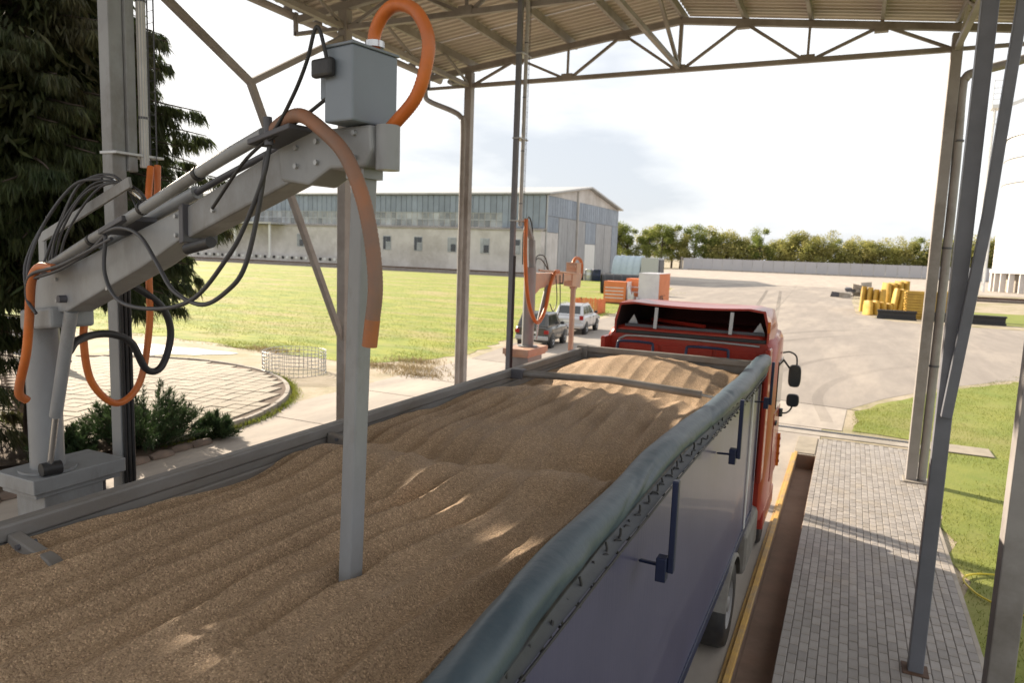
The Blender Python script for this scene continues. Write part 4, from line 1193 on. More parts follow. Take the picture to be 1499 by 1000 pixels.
farP = dict(body=sampler_m, arm=salmon_m, slab_m=salmon_m, box_m=salmon_m, probe_m=salmon_m, col=(-5.35, 12.05), slab=(-5.62, -5.1, 11.55, 12.45), ctop=4.25,
            sleeve=([(0.05, 3.75), (0.25, 3.85), (1.3, 3.95), (1.3, 4.14), (0.05, 4.14)], 0.1), inner=([(1.1, 3.97), (2.05, 3.97), (2.05, 4.10), (1.1, 4.12)], 0.08),
            collars=[(1.3, 4.03, 0.12)], head=([(1.8, 3.86), (2.25, 3.82), (2.3, 4.12), (1.8, 4.12)], 0.1), box=(1.95, 2.2, -0.12, 0.12, 4.125, 4.33), probe=(2.1, 2.1, 2.3, 3.85, 0.045),
            ram=((0.55, -0.1, 3.9), (0.22, -0.1, 3.2), (0.16, -0.1, 2.9), 0.04),
            hoses=[('orange_hose', [(-0.45, -0.1, 5.1), (-0.46, -0.12, 4.4), (-0.36, -0.15, 3.7), (-0.12, -0.18, 3.3), (0.1, -0.19, 3.27), (0.35, -0.18, 3.5), (0.55, -0.16, 3.9), (0.8, -0.14, 4.14), (1.05, -0.1, 4.17)], 0.035, orange_m),
                   ('orange_hose', [(2.05, 0, 4.2), (2.1, 0.02, 4.36), (2.3, 0.03, 4.44), (2.55, 0.04, 4.38), (2.65, 0.05, 4.2), (2.55, 0.04, 4.02), (2.35, 0.02, 3.96), (2.1, 0, 4.0)], 0.035, orange_m),
                   ('rigid_pipe', [(0.1, -0.13, 4.2), (2.0, -0.1, 4.12)], 0.02, salmon_m),
                   ('hydraulic_hose', [(0.1, 0, 4.22), (0.3, 0.02, 4.45), (0.6, 0.0, 4.45), (0.8, 0.0, 4.2)], 0.012, greyhose_m), ('hydraulic_hose', [(0.2, 0, 4.22), (0.35, 0.05, 4.4), (0.6, 0.05, 4.38), (0.78, 0.0, 4.2)], 0.012, greyhose_m),
                   ('hydraulic_hose', [(0.9, -0.12, 4.1), (0.95, -0.14, 3.6), (0.8, -0.14, 3.4), (0.65, -0.13, 3.55)], 0.010, greyhose_m), ('hydraulic_hose', [(1.1, -0.12, 4.1), (1.12, -0.14, 3.5), (1.05, -0.14, 3.3)], 0.010, black_m),
                   ('hydraulic_hose', [(-0.25, 0, 4.3), (-0.3, 0, 4.9), (-0.15, 0.0, 5.15), (0.02, 0.0, 4.95), (0.08, 0, 4.5)], 0.012, black_m), ('hydraulic_hose', [(-0.22, 0.05, 4.3), (-0.24, 0.05, 4.85), (-0.1, 0.05, 5.05), (0.05, 0.05, 4.85), (0.1, 0, 4.45)], 0.012, black_m)])
smp2, S2 = sampler('grain_sampler', (-5.35, 12.05), R(88), 'retracted salmon painted grain sampler by the parked cars, arm folded away from the truck', farP)
MB().bar(S2(0.08, 0, 4.25), S2(0.06, 0.02, 4.75), 0.1, 0.1).bar(S2(0.06, 0.02, 4.75), S2(-0.28, 0.0, 5.1), 0.08, 0.08).build('hose_frame', sampler_m, smp2, 0.004)

# vertical service poles with hose tube and wire cage
def service_pole(x, y, ztop, ty, label, m, zl, hw, tr):
    pt = thing('service_pole', (x, y, 0), label, 'pole', 'service poles of the samplers')
    MB().box(x - hw, x + hw, y - hw, y + hw, 0, ztop).build('pole_shaft', m, pt, 0.006)
    for k in range(3):
        MB().tube([(x + hw + 0.012, y - hw * 0.6 + k * hw * 0.6, 0.1), (x + hw + 0.012, y - hw * 0.6 + k * hw * 0.6, zl - 0.5)], hw * 0.25, 8).build('cable', black_m, pt)
    if hw > 0.05:
        MB().box(x + 0.01, x + 0.085, y + hw + 0.004, y + hw + 0.085, zl - 0.02, ztop).build('cable_duct', m, pt, 0.006)
    tx_ = x + hw + tr
    tb_ = MB().tube([(tx_, ty, zl + 0.02), (tx_, ty, ztop)], tr, 14).build('hose_tube', clear_m, pt)
    for k in range(4):
        a_ = R(-75 + 32 * k)
        px_, py_ = tx_ + tr * math.cos(a_), ty + tr * math.sin(a_)
        MB().box(px_ - 0.003, px_ + 0.003, py_ - 0.003, py_ + 0.003, zl + 0.03, ztop).build('tube_rib', galv, tb_)
    kz_ = zl + 0.4
    while kz_ < ztop:
        MB().cyl((tx_, ty, kz_), (tx_, ty, kz_ + 0.02), tr * 1.1, 14).build('tube_band', steel_d, tb_)
        kz_ += 0.9
    cg = MB()
    cy_ = ty + tr + 0.05
    for k in range(4):
        a_ = k * math.pi / 2
        px_, py_ = tx_ + 0.032 * math.cos(a_), cy_ + 0.032 * math.sin(a_)
        cg.tube([(px_, py_, zl), (px_, py_, ztop)], 0.0035, 5)
    kz_ = zl
    while kz_ < ztop:
        cg.tube([(tx_ + 0.034 * math.cos(a_ * math.pi / 2), cy_ + 0.034 * math.sin(a_ * math.pi / 2), kz_) for a_ in range(4)], 0.003, 4, True)
        kz_ += 0.09
    cg.build('wire_cage', steel_d, pt)
    for z in (zl + 0.1, zl + 1.5, zl + 2.9):
        if z < ztop:
            MB().box(x - hw - 0.012, x + hw + 0.06, y - hw - 0.012, cy_ + 0.08, z, z + 0.022).build('clamp_bracket', galv, pt, 0.003)
    return pt


service_pole(-5.35, 3.86, 9.45, 4.055, 'grey service pole with hose tube and wire cage behind the near sampler column', sampler_m, 5.06, 0.06, 0.036)
service_pole(-5.42, 11.40, 9.3, 11.52, 'slim dark service pole hanging hoses beside the salmon painted sampler', post_m, 4.95, 0.042, 0.032)

# ================================================================== SPRUCES, JUNIPER
SPOTS = [(-2.07, 3.62), (-1.79, 3.47), (-1.62, 3.38), (-1.41, 3.23), (-1.25, 3.12), (-2.04, 1.77), (-2.26, 1.87)]


def spruce(name, base, height, rmax, label, seed, zlow, gaps=False, fine=1.0):
    rg = np.random.default_rng(seed)
    rd = random.Random(seed)
    t = thing(name, (base[0], base[1], 0), label, 'spruce tree', 'dark spruces at the left')
    bx, by = base
    pts = [(bx + 0.04 * math.sin(k), by + 0.04 * math.cos(k * 1.7), height * k / 12) for k in range(13)]
    tr = MB().tube(pts, [0.26 * (1 - k / 12.3) ** 0.85 + 0.012 + (0.09 if k == 0 else 0) for k in range(13)], 14).build('trunk', bark_m, t)
    lim = MB()
    V, F, off = [], [], 0
    z = zlow
    while z < height - 0.3:
        f = (z - zlow) / (height - zlow)
        rad = rmax * min(1.0, (1 - f) ** 0.72 * 1.12) * (0.82 + 0.18 * min(1, f * 5))
        nb_ = 9 if f < 0.7 else 6
        for k in range(nb_):
            a = 2 * math.pi * (k / nb_) + z * 2.4 + rd.uniform(-.3, .3)
            L_ = rad * rd.uniform(0.72, 1.06)
            da = np.array([math.cos(a), math.sin(a), 0])
            sd = np.array([-math.sin(a), math.cos(a), 0])
            n = 11
            tt = np.linspace(0, 1, n)
            zz = z + L_ * (0.10 * tt - 0.42 * tt ** 2 + 0.20 * tt ** 3) + rd.uniform(-.1, .1)
            P_ = np.array([bx, by, 0]) + da * (L_ * tt)[:, None] + sd * (0.12 * L_ * np.sin(tt * 3 + k) * 0.4)[:, None]
            P_[:, 2] = zz
            lim.tube([tuple(p) for p in P_[::2]], [0.05 * (1 - q * 0.16) for q in range(len(P_[::2]))], 5, caps=False)
            # side twigs with hanging sprays
            nt = int(44 + 44 * L_ / 4)
            ti = rg.uniform(0.12, 1.0, nt) ** 0.8
            q = np.stack([np.interp(ti, tt, P_[:, c]) for c in range(3)], 1)
            sg = rg.choice([-1, 1], nt)
            tl = (0.25 + 0.75 * (1 - ti)) * 0.26 * L_ * rg.uniform(0.3, 1.0, nt)
            for m_ in range(15 if fine < 1 else 9):
                fr_ = rg.uniform(0.05, 1.0, nt)
                p0 = q + sd * (sg * tl * fr_)[:, None] + da * (tl * fr_ * 0.55)[:, None]
                p0[:, 2] -= 0.10 * tl * fr_ + rg.uniform(0, .05, nt)
                hang = rg.uniform(0.12, 0.42, nt) * (0.75 + 0.12 * L_)
                dr_ = np.stack([rg.normal(0, .25, nt), rg.normal(0, .25, nt), -np.ones(nt) * rg.uniform(.7, 1.6, nt)], 1) + da * rg.uniform(0.0, .6, nt)[:, None]
                v, f_ = strips(p0, dr_, hang * (0.5 + 0.5 * fine), rg.uniform(0.009, 0.024, nt) * fine)
                V.append(v)
                F.append(f_ + off)
                off += len(v)
        z += 0.25 + 0.1 * f
    nc = 26000                      # dense inner twigs close to the trunk
    zc = rg.uniform(zlow + 0.3, height - 0.8, nc)
    fc = (zc - zlow) / (height - zlow)
    rc = rmax * np.minimum(1.0, (1 - fc) ** 0.72 * 1.12) * 0.72 * np.sqrt(rg.random(nc))
    ac = rg.uniform(0, 2 * math.pi, nc)
    pc_ = np.stack([bx + rc * np.cos(ac), by + rc * np.sin(ac), zc - 0.12 * rc], 1)
    dc = np.stack([np.cos(ac) * .6 + rg.normal(0, .4, nc), np.sin(ac) * .6 + rg.normal(0, .4, nc), -rg.uniform(.3, 1.2, nc)], 1)
    v, f_ = strips(pc_, dc, rg.uniform(0.2, 0.5, nc), rg.uniform(0.018, 0.045, nc))
    V.append(v)
    F.append(f_ + off)
    V, F = np.concatenate(V), np.concatenate(F)
    if gaps:          # chinks in the crown that let the sun through in small beams
        sd_ = np.array(sun_dir)
        keep = np.ones(len(F), bool)
        cen = V[F].mean(1)
        for (sx, sy) in SPOTS:
            rel = cen - np.array([sx, sy, grain_h(sx, sy)])
            dist = np.linalg.norm(rel - (rel @ sd_)[:, None] * sd_, axis=1)
            keep &= dist > (0.22 if sy > 2.5 else 0.13)
        F = F[keep]
    raw_mesh('crown', V, F, needle_m, t, org=(bx, by, 0))
    lim.build('limb', bark_m, t)
    return t


spruce('spruce_tree', (-15.6, 9.3), 16.0, 4.0, 'tall dark spruce with drooping boughs behind the near sampler', 3, 3.5, True, 0.72)
spruce('spruce_tree', (-17.6, 5.6), 17.0, 4.8, 'second dark spruce whose boughs fill the far left edge', 5, 1.2, True)

# knots and cut branch stubs on the trunk
def juniper(base, hgt, rx, label, seed):
    rg = np.random.default_rng(seed)
    t = thing('juniper_shrub', (base[0], base[1], 0), label, 'shrub')
    V, F, off = [], [], 0
    st = MB()
    for k in range(int(60 * rx / 0.9)):
        a = rg.uniform(0, 2 * math.pi)
        rr = rx * rg.uniform(0.1, 1.0) ** 0.6
        h = hgt * (1 - (rr / rx) ** 2 * 0.72) * rg.uniform(0.72, 1.0)
        tip = np.array([base[0] + rr * math.cos(a), base[1] + rr * math.sin(a) * 0.9, h])
        b0 = np.array([base[0] + 0.3 * rr * math.cos(a), base[1] + 0.3 * rr * math.sin(a), 0.03])
        st.tube([tuple(b0), tuple((b0 * .5 + tip * .5) + np.array([0, 0, -.05])), tuple(tip)], [0.014, 0.01, 0.004], 5, caps=False)
        n = 220
        ti = rg.uniform(0.15, 1.0, n)
        q = b0 + (tip - b0) * ti[:, None] + rg.normal(0, 0.07, (n, 3)) * (1.25 - ti)[:, None]
        d = (tip - b0) / np.linalg.norm(tip - b0) + rg.normal(0, 0.55, (n, 3)) + np.array([0, 0, .35])
        v, f_ = strips(q, d, rg.uniform(0.06, 0.17, n), rg.uniform(0.006, 0.013, n))
        V.append(v)
        F.append(f_ + off)
        off += len(v)
    V = np.concatenate(V)
    V[:, 2] = np.maximum(V[:, 2], 0.035)
    raw_mesh('foliage', V, np.concatenate(F), juniper_m, t, org=(base[0], base[1], 0))
    st.build('stem', bark_m, t)


juniper((-13.8, 10.45), 1.45, 1.5, 'dense dark green juniper on the soil bed beside the paved terrace', 4)
juniper((-13.05, 11.75), 0.6, 0.55, 'small yellowish juniper at the corner of the paved terrace', 9)
juniper((-14.2, 8.9), 0.75, 0.8, 'low sprawling juniper close to the spruce trunk', 12)

# low stone wall and slatted fence at the left edge
wl_ = thing('stone_wall', (-21.5, 9.5, 0), 'low rough stone wall under the spruces at the left edge', 'wall')
k = 0
for i in range(16):
    for j in range(3):
        x = -24.5 + i * 0.44 + (0.2 if j % 2 else 0)
        y = 13.6 - i * 0.22
        q = MB().box(x - 0.2, x + 0.2, y - 0.16 + random.uniform(-.03, .03), y + 0.16, j * 0.25 + 0.01, j * 0.25 + 0.24)
        q.build('stone', brick_m, wl_, 0.04)
fe = thing('slatted_fence', (-27, 15.5, 0), 'pale vertical slat fence behind the stone wall at the left edge', 'fence')
for i in range(26):
    x = -30 + i * 0.26
    MB().box(x, x + 0.2, 16.2 - i * 0.05, 16.22 - i * 0.05, 0.1, 1.5).build('slat', fence_m, fe)
for z in (0.4, 1.25):
    MB().bar((-30, 16.25, z), (-23.2, 14.95, z), 0.04, 0.08).build('rail', steel_d, fe)

# wire ring standing on the yard edge
wr = thing('wire_ring', (-17.55, 19.2, 0), 'round welded wire cage standing on the sandy verge by the terrace', 'wire cage')
CXW, CYW, RW = -17.55, 19.3, 1.08
for z in (0.03, 0.16, 0.29, 0.42, 0.55, 0.68, 0.8):
    MB().tube([(CXW + (RW + 0.02 * math.sin(5 * a + z * 7)) * math.cos(a), CYW + RW * math.sin(a), z + 0.015 * math.sin(3 * a)) for a in [2 * math.pi * k / 40 for k in range(40)]], 0.011, 5, True).build('wire_hoop', galv, wr)
for k in range(44):
    a = 2 * math.pi * k / 44
    MB().tube([(CXW + RW * math.cos(a), CYW + RW * math.sin(a), 0.0), (CXW + (RW + 0.02 * math.sin(k)) * math.cos(a), CYW + RW * math.sin(a), 0.82)], 0.009, 5).build('wire_upright', galv, wr)

# garden hose on the lawn
MB_h = MB().tube(smooth_path([(4.6, 13.0, 0.05), (3.4, 12.2, 0.05), (2.3, 12.15, 0.05), (1.86, 11.85, 0.05), (1.86, 11.45, 0.05), (2.1, 11.05, 0.05), (2.9, 10.5, 0.05), (3.8, 9.6, 0.05), (4.2, 8.2, 0.05)], 8), 0.014, 8)
tag(MB_h.build('garden_hose', hose_y_m, org=(2, 11.4, 0)), 'yellow garden hose looping on the grass beside the pavement', 'hose')

# ================================================================== CARS (local frame: y forward)
def lerp3(a, b_, t):
    return tuple(a[i] + (b_[i] - a[i]) * t for i in range(3))


def panel(c, u0, u1, v0, v1, push):
    """inset quad on the face c (bl, br, tr, tl), given as a thin pane standing proud by push"""
    def pt(u, v):
        return Vector(lerp3(lerp3(c[0], c[1], u), lerp3(c[3], c[2], u), v))
    nrm = (Vector(c[1]) - Vector(c[0])).cross(Vector(c[3]) - Vector(c[0])).normalized()
    q = [pt(u0, v0), pt(u1, v0), pt(u1, v1), pt(u0, v1)]
    return MB().prism([p - nrm * 0.01 for p in q], nrm * (0.01 + push))


def car(name, loc, rz, label, P):
    root = thing(name, loc, label, 'car', 'cars parked at the field edge', local=True)
    paint, L_, W_ = P['paint'], P['len'] / 2, P['wid'] / 2
    rows = []
    for (y, zt, wk, zb) in P['sections']:
        w_ = W_ * wk
        half = [(0, zt), (w_ * 0.80, zt), (w_ * 0.95, zt - 0.05), (w_, zt - 0.16), (w_ * 1.0, 0.58), (w_ * 0.97, zb + 0.06), (w_ * 0.86, zb)]
        rows.append([(-x, y, z) for x, z in half[::-1]] + [(x, y, z) for x, z in half[1:]])
    bd = MB().grid(rows)
    bd.poly(rows[0][::-1])
    bd.poly(rows[-1])
    body = bd.build('body', paint, root)
    zb, zt = P['belt'], P['roof']
    yb0, yb1, yt0, yt1 = P['cabin']
    wb, wt = W_ * 0.93, W_ * P['tumble']
    B = [(-wb, yb0, zb), (wb, yb0, zb), (wb, yb1, zb), (-wb, yb1, zb)]
    T = [(-wt, yt0, zt), (wt, yt0, zt), (wt, yt1, zt), (-wt, yt1, zt)]
    MB().hexa(B + T).build('cabin', paint, root, 0.06)
    faces = {'rear': (B[0], B[1], T[1], T[0]), 'right': (B[1], B[2], T[2], T[1]), 'front': (B[2], B[3], T[3], T[2]), 'left': (B[3], B[0], T[0], T[3])}
    panel(faces['rear'], 0.1, 0.9, 0.16, 0.86, 0.006).build('rear_window', glass_m, root)
    panel(faces['front'], 0.08, 0.92, 0.1, 0.9, 0.006).build('windscreen', glass_m, root)
    for (a, c_) in P['side_win']:
        panel(faces['right'], a, c_, 0.14, 0.84, 0.006).build('side_window', glass_m, root)
        panel(faces['left'], 1 - c_, 1 - a, 0.14, 0.84, 0.006).build('side_window', glass_m, root)
    for s in (-1, 1):
        for yy in P['axles']:
            r_ = P['wr']
            MB().tube([(s * (W_ - 0.19), yy, r_), (s * (W_ + 0.005), yy, r_)], r_ * 1.16, 26).build('wheel_arch', black_m, root)
            wheel(root, s * (W_ - 0.08), yy, r_, 0.21, s)
        lx = s * W_ * 0.86
        ym = -L_ - 0.012
        z0, z1 = P['tail']
        MB().box(lx - 0.11, lx + 0.11, ym - 0.02, ym + 0.1, z0, z1).build('tail_light', lamp_m, root, 0.015)
        MB().box(lx - 0.17, lx + 0.13, L_ - 0.08, L_ + 0.015, 0.66, 0.82).build('headlight', chrome_m, root, 0.02)
        MB().box(min(s * W_ * 0.98, s * (W_ + 0.17)), max(s * W_ * 0.98, s * (W_ + 0.17)), yb1 - 0.42, yb1 - 0.3, zb + 0.02, zb + 0.17).build('wing_mirror', black_m, root, 0.03)
        for yy in P['seams']:
            MB().box(min(s * (W_ - .01), s * (W_ + 0.004)), max(s * (W_ - .01), s * (W_ + 0.004)), yy - 0.006, yy + 0.006, 0.42, zb - 0.15).build('door_seam', black_m, root)
        for yy in P['handles']:
            MB().box(min(s * W_ * 0.99, s * (W_ + 0.025)), max(s * W_ * 0.99, s * (W_ + 0.025)), yy - 0.08, yy + 0.08, zb - 0.16, zb - 0.12).build('door_handle', black_m, root, 0.005)
        if P.get('rails'):
            MB().tube(smooth_path([(s * wt * 0.93, yt0 + 0.15, zt + 0.0), (s * wt * 0.93, yt0 + 0.25, zt + 0.05), (s * wt * 0.93, yt1 - 0.25, zt + 0.05), (s * wt * 0.93, yt1 - 0.15, zt + 0.0)], 3), 0.018, 6).build('roof_rail', galv, root)
    MB().box(-W_ * 0.96, W_ * 0.96, -L_ - 0.1, -L_ + 0.12, 0.42, 0.62).build('rear_bumper', P['bumper'], root, 0.04)
    MB().box(-W_ * 0.96, W_ * 0.96, L_ - 0.12, L_ + 0.1, 0.38, 0.62).build('front_bumper', P['bumper'], root, 0.04)
    MB().box(-0.26, 0.26, -L_ - 0.018, -L_ + 0.0, 0.72, 0.83).build('number_plate', white_m, root)
    root.rotation_euler = (0, 0, rz)
    return root


car('parked_car', (-13.72, 32.75, 0.01), R(6), 'dark olive grey boxy hatchback parked nearest, just beyond the far sampler',
    dict(paint=niva_m, len=3.72, wid=1.68, belt=1.02, roof=1.66, tumble=0.78, cabin=(-1.80, 0.62, -1.45, 0.08), wr=0.34, axles=(-1.08, 1.12), tail=(0.72, 0.9),
         sections=((-1.86, 0.98, 0.93, 0.36), (-1.82, 1.04, 0.97, 0.33), (-1.0, 1.05, 1.0, 0.3), (0.55, 1.04, 1.0, 0.3), (1.6, 0.97, 0.98, 0.3), (1.82, 0.9, 0.95, 0.34), (1.86, 0.8, 0.93, 0.4)),
         side_win=((0.06, 0.3), (0.34, 0.78)), seams=(-0.55, 0.5), handles=(-0.42,), bumper=galv))
car('parked_car', (-14.55, 39.9, 0.01), R(6), 'silver four door crossover with roof rails parked in front of the dark one',
    dict(paint=silver_m, len=4.32, wid=1.82, belt=1.08, roof=1.68, tumble=0.76, cabin=(-2.0, 0.95, -1.55, 0.15), wr=0.35, axles=(-1.33, 1.34), tail=(0.86, 1.1), rails=True,
         sections=((-2.16, 0.9, 0.88, 0.42), (-2.1, 1.06, 0.95, 0.36), (-1.6, 1.1, 1.0, 0.32), (0.9, 1.1, 1.0, 0.32), (1.75, 1.0, 0.97, 0.34), (2.08, 0.86, 0.9, 0.38), (2.16, 0.7, 0.86, 0.44)),
         side_win=((0.05, 0.26), (0.29, 0.55), (0.58, 0.86)), seams=(-0.5, 0.35, 1.05), handles=(-0.55, 0.3), bumper=silver_m))

# ================================================================== YARD GOODS
def wrapped_stack(loc, sx, sy, sz, label, stripes, film_side=True, film_front=False):
    t = thing('wrapped_pallet', loc, label, 'pallet load', 'wrapped pallet loads beside the road', local=True)
    MB().box(-sx / 2, sx / 2, -sy / 2, sy / 2, 0.14, sz).build('carton_block', wrap_m if film_front else crateo_m, t, 0.03)
    for k in range(3):
        MB().box(-sx / 2 + 0.05, sx / 2 - 0.05, -sy / 2 + 0.05 + k * (sy - 0.2) / 2, -sy / 2 + 0.15 + k * (sy - 0.2) / 2, 0.0, 0.138).build('pallet_runner', rust_m, t)
    if film_side:
        rows = []
        for i in range(9):
            y = -sy / 2 + sy * i / 8
            rows.append([(sx / 2 + 0.02 + 0.05 * mnoise.noise((y * 3, k * .8, loc[0])) + 0.05, y, 0.15 + (sz - 0.12) * k / 7) for k in range(8)])
        MB().grid(rows).build('wrap_film', wrap_m, t)
    if film_front:
        MB().box(sx / 2 + 0.002, sx / 2 + 0.03, -sy / 2 + 0.02, sy / 2 - 0.02, 0.16, sz - 0.02).build('side_board', crateo_m, t, 0.01)
    for i in range(stripes):
        z = sz * (0.25 + 0.6 * i / max(stripes, 1))
        MB().box(-sx / 2 + 0.15, sx / 2 - 0.25, -sy / 2 - 0.012, -sy / 2 - 0.002, z, z + 0.09).build('white_band', wrap_m, t)
    return t


wrapped_stack((-20.3, 66.5, 0), 2.2, 1.6, 2.15, 'orange carton stack with white bands, leftmost of the wrapped loads', 4)
wrapped_stack((-18.7, 68.2, 0), 2.0, 1.6, 2.45, 'orange carton stack standing behind and right of the banded one', 3)
wrapped_stack((-17.1, 68.0, 0), 1.95, 4.2, 3.05, 'tallest load, white film in front and orange board on its right side', 0, False, True)
# sagging wrap between the stacks
rows = []
for i in range(10):
    a = i / 9
    rows.append([(-18.95 + a * 1.0 + 0.12 * mnoise.noise((i * .6, k * .5, 3)), 65.5 + 0.15 * mnoise.noise((i * .5, k * .6, 8)), 0.05 + (1.5 - 1.1 * a + 0.3 * math.sin(i * 1.7)) * k / 6) for k in range(7)])
sf = MB().grid(rows)
sf.grid([[(p[0], p[1] + 0.12, p[2] * 0.97) for p in r_[::-1]] for r_ in rows])
tag(sf.build('loose_film', wrap_m, org=(-18.5, 65.5, 0)), 'crumpled sheet of milky wrap film hanging between the orange stacks', 'plastic film')
# orange mesh crates low in front
om = thing('orange_mesh_bin', (-18.6, 53.5, 0), 'low open orange mesh bin standing before the wrapped loads', 'mesh bin')
for (x0, x1, y0, y1) in ((-19.6, -17.6, 52.6, 52.64), (-19.6, -17.6, 54.5, 54.54), (-19.62, -19.6, 52.6, 54.5), (-17.6, -17.58, 52.6, 54.5)):
    g = MB()
    for k in range(7):
        z = 0.08 + k * 0.15
        g.box(x0, x1, y0, y1, z, z + 0.09)
    g.build('mesh_side', crateo_m, om)
    for k in range(6):
        t_ = k / 5
        px_, py_ = x0 + (x1 - x0) * t_, y0 + (y1 - y0) * t_
        MB().box(px_ - 0.035, px_ + 0.035, py_ - 0.035, py_ + 0.035, 0, 1.15).build('mesh_post', crateo_m, om)
MB().box(-19.58, -17.62, 52.66, 54.48, 0.02, 0.06).build('bin_floor', crateo_m, om)
# bicycle leaning on the tall load
bk = thing('bicycle', (-15.95, 67.2, 0), 'dark bicycle leaning against the orange side of the tallest wrapped load', 'bicycle')
bx0, by0 = -15.98, 66.5
for dy in (-0.55, 0.55):
    wv = MB().tube([(bx0 + 0.02 * 0, by0 + dy + 0.34 * math.cos(a), 0.34 + 0.34 * math.sin(a)) for a in [2 * math.pi * k / 24 for k in range(24)]], 0.025, 6, True).build('wheel', black_m, bk)
    sp_ = MB()
    for k in range(6):
        a = math.pi * k / 6
        sp_.tube([(bx0, by0 + dy - 0.33 * math.cos(a), 0.34 - 0.33 * math.sin(a)), (bx0, by0 + dy + 0.33 * math.cos(a), 0.34 + 0.33 * math.sin(a))], 0.006, 4)
    sp_.build('spokes', galv, wv)
fb = MB()
for a, c_ in (((-0.55, 0.34), (-0.15, 0.36)), ((-0.55, 0.34), (-0.25, 0.85)), ((-0.15, 0.36), (-0.28, 0.92)), ((-0.15, 0.36), (0.4, 0.8)), ((-0.25, 0.85), (0.38, 0.88)), ((0.55, 0.34), (0.36, 1.0))):
    fb.tube([(bx0, by0 + a[0], a[1]), (bx0, by0 + c_[0], c_[1])], 0.025, 6)
fb.build('frame', black_m, bk)
MB().box(bx0 - 0.07, bx0 + 0.07, by0 - 0.4, by0 - 0.15, 0.92, 0.98).build('saddle', black_m, bk, 0.02)
MB().tube([(bx0 - 0.28, by0 + 0.28, 1.03), (bx0, by0 + 0.36, 1.0), (bx0 + 0.28, by0 + 0.28, 1.03)], 0.02, 6).build('handlebar', black_m, bk)

# black pipe section, blue hopper shell, drums
pp_ = thing('black_pipe', (-25.5, 84, 0), 'big black plastic pipe section lying at the field edge', 'pipe')
MB().tube([(-27.4, 83.0, 1.2), (-22.2, 85.2, 1.2)], 1.2, 28, caps=False).tube([(-22.2, 85.2, 1.2), (-27.4, 83.0, 1.2)], 1.05, 28, caps=False).build('pipe_wall', black_m, pp_)
for k in range(6):
    t_ = 0.05 + 0.18 * k
    a, c_ = lerp3((-27.4, 83.0, 1.2), (-22.2, 85.2, 1.2), t_), lerp3((-27.4, 83.0, 1.2), (-22.2, 85.2, 1.2), t_ + 0.03)
    MB().tube([a, c_], 1.25, 28).build('pipe_ring', greyhose_m, pp_)
hp = thing('blue_hopper', (-35, 127, 0), 'light blue curved sheet hopper with grey end box beyond the pipe', 'hopper')
rows = []
for x in (-40.2, -33.6):
    rows.append([(x, 126 + 3.2 * math.cos(math.pi * k / 14), 1.0 + 4.9 * math.sin(math.pi * k / 14)) for k in range(15)])
hb = MB().grid(rows)
hb.poly(rows[0])
hb.poly(rows[1][::-1])
hb.build('curved_shell', lblue_m, hp)
for k in range(5):
    x = -39.9 + k * 1.5
    MB().grid([[(xx, 126 + 3.28 * math.cos(math.pi * q / 14), 1.0 + 4.98 * math.sin(math.pi * q / 14)) for q in range(15)] for xx in (x, x + 0.14)]).build('shell_rib', lblue_m, hp)
MB().box(-33.4, -29.4, 123.0, 128, 0.9, 5.6).build('end_box', galv, hp, 0.05)
MB().box(-29.38, -29.2, 123.4, 127.6, 0.5, 5.2).build('end_door', steel_d, hp, 0.03)
for x in (-39.5, -34.5, -33, -29.8):
    MB().box(x - 0.15, x + 0.15, 123.2, 123.5, 0, 1.1).build('skid_leg', steel_d, hp)
hp.scale = (0.78, 0.78, 0.8)
for i, (x, y, m_, nm) in enumerate(((-44.5, 122, black_m, 'black drum, leftmost of the row beyond the pipe'), (-42.8, 122.6, silver_m, 'pale drum between the black and navy drums'), (-41.2, 122, navy_m, 'navy drum nearest the blue hopper'))):
    d = thing('drum', (x, y, 0), nm, 'drum', 'drums by the blue hopper')
    MB().lathe([(0.0, 0.02), (0.75, 0.02), (0.78, 0.1), (0.75, 0.9), (0.78, 1.0), (0.75, 1.1), (0.75, 1.95), (0.78, 2.05), (0.7, 2.08), (0.0, 2.08)], (x, y, 0), 20).build('drum_shell', m_, d)
    MB().cyl((x + 0.3, y, 2.08), (x + 0.3, y, 2.16), 0.12, 10).build('bung', steel_d, d)

# yellow crate stacks and black beams on the verge
def crate_stack(loc, n, sx, sy, hz, label, rz=0.0, bulge=0.0):
    t = thing('crate_stack', loc, label, 'crates', 'yellow plastic stacks on the verge', local=True)
    for k in range(n):
        z = 0.05 + k * hz
        j = random.uniform(-.03, .03)
        b_ = MB().box(-sx / 2 + j, sx / 2 + j, -sy / 2, sy / 2, z, z + hz * 0.6).box(-sx / 2 + 0.14 + j, sx / 2 - 0.14 + j, -sy / 2 + 0.12, sy / 2 - 0.12, z + hz * 0.601, z + hz * 0.99)
        b_.build('crate', ycrate_m, t)
    t.rotation_euler = (0, 0, rz)
    return t


def pipe_bundle(loc, r_, h, label, tilt=0.0):
    t = thing('barrier_bundle', loc, label, 'barriers', 'yellow barrier bundles on the verge', local=True)
    for k in range(4):
        x = (k - 1.5) * r_ * 0.62
        h = h * random.uniform(0.9, 1.06)
        q = MB()
        rows = []
        for j in range(7):
            z = h * j / 6
            wd = 0.26 * (1 + 0.15 * (j < 2)) * (0.8 if j == 6 else 1)
            rows.append([(x + wd * math.cos(a), r_ * 0.8 * math.sin(a) * (1.0 if j < 5 else 0.85), z) for a in [2 * math.pi * i / 12 for i in range(13)]])
        q.grid(rows)
        q.poly(rows[-1][:-1])
        q.build('barrier', ycrate_m, t)
    t.rotation_euler = (random.uniform(-.06, .06), tilt, random.uniform(-.5, .6))
    return t


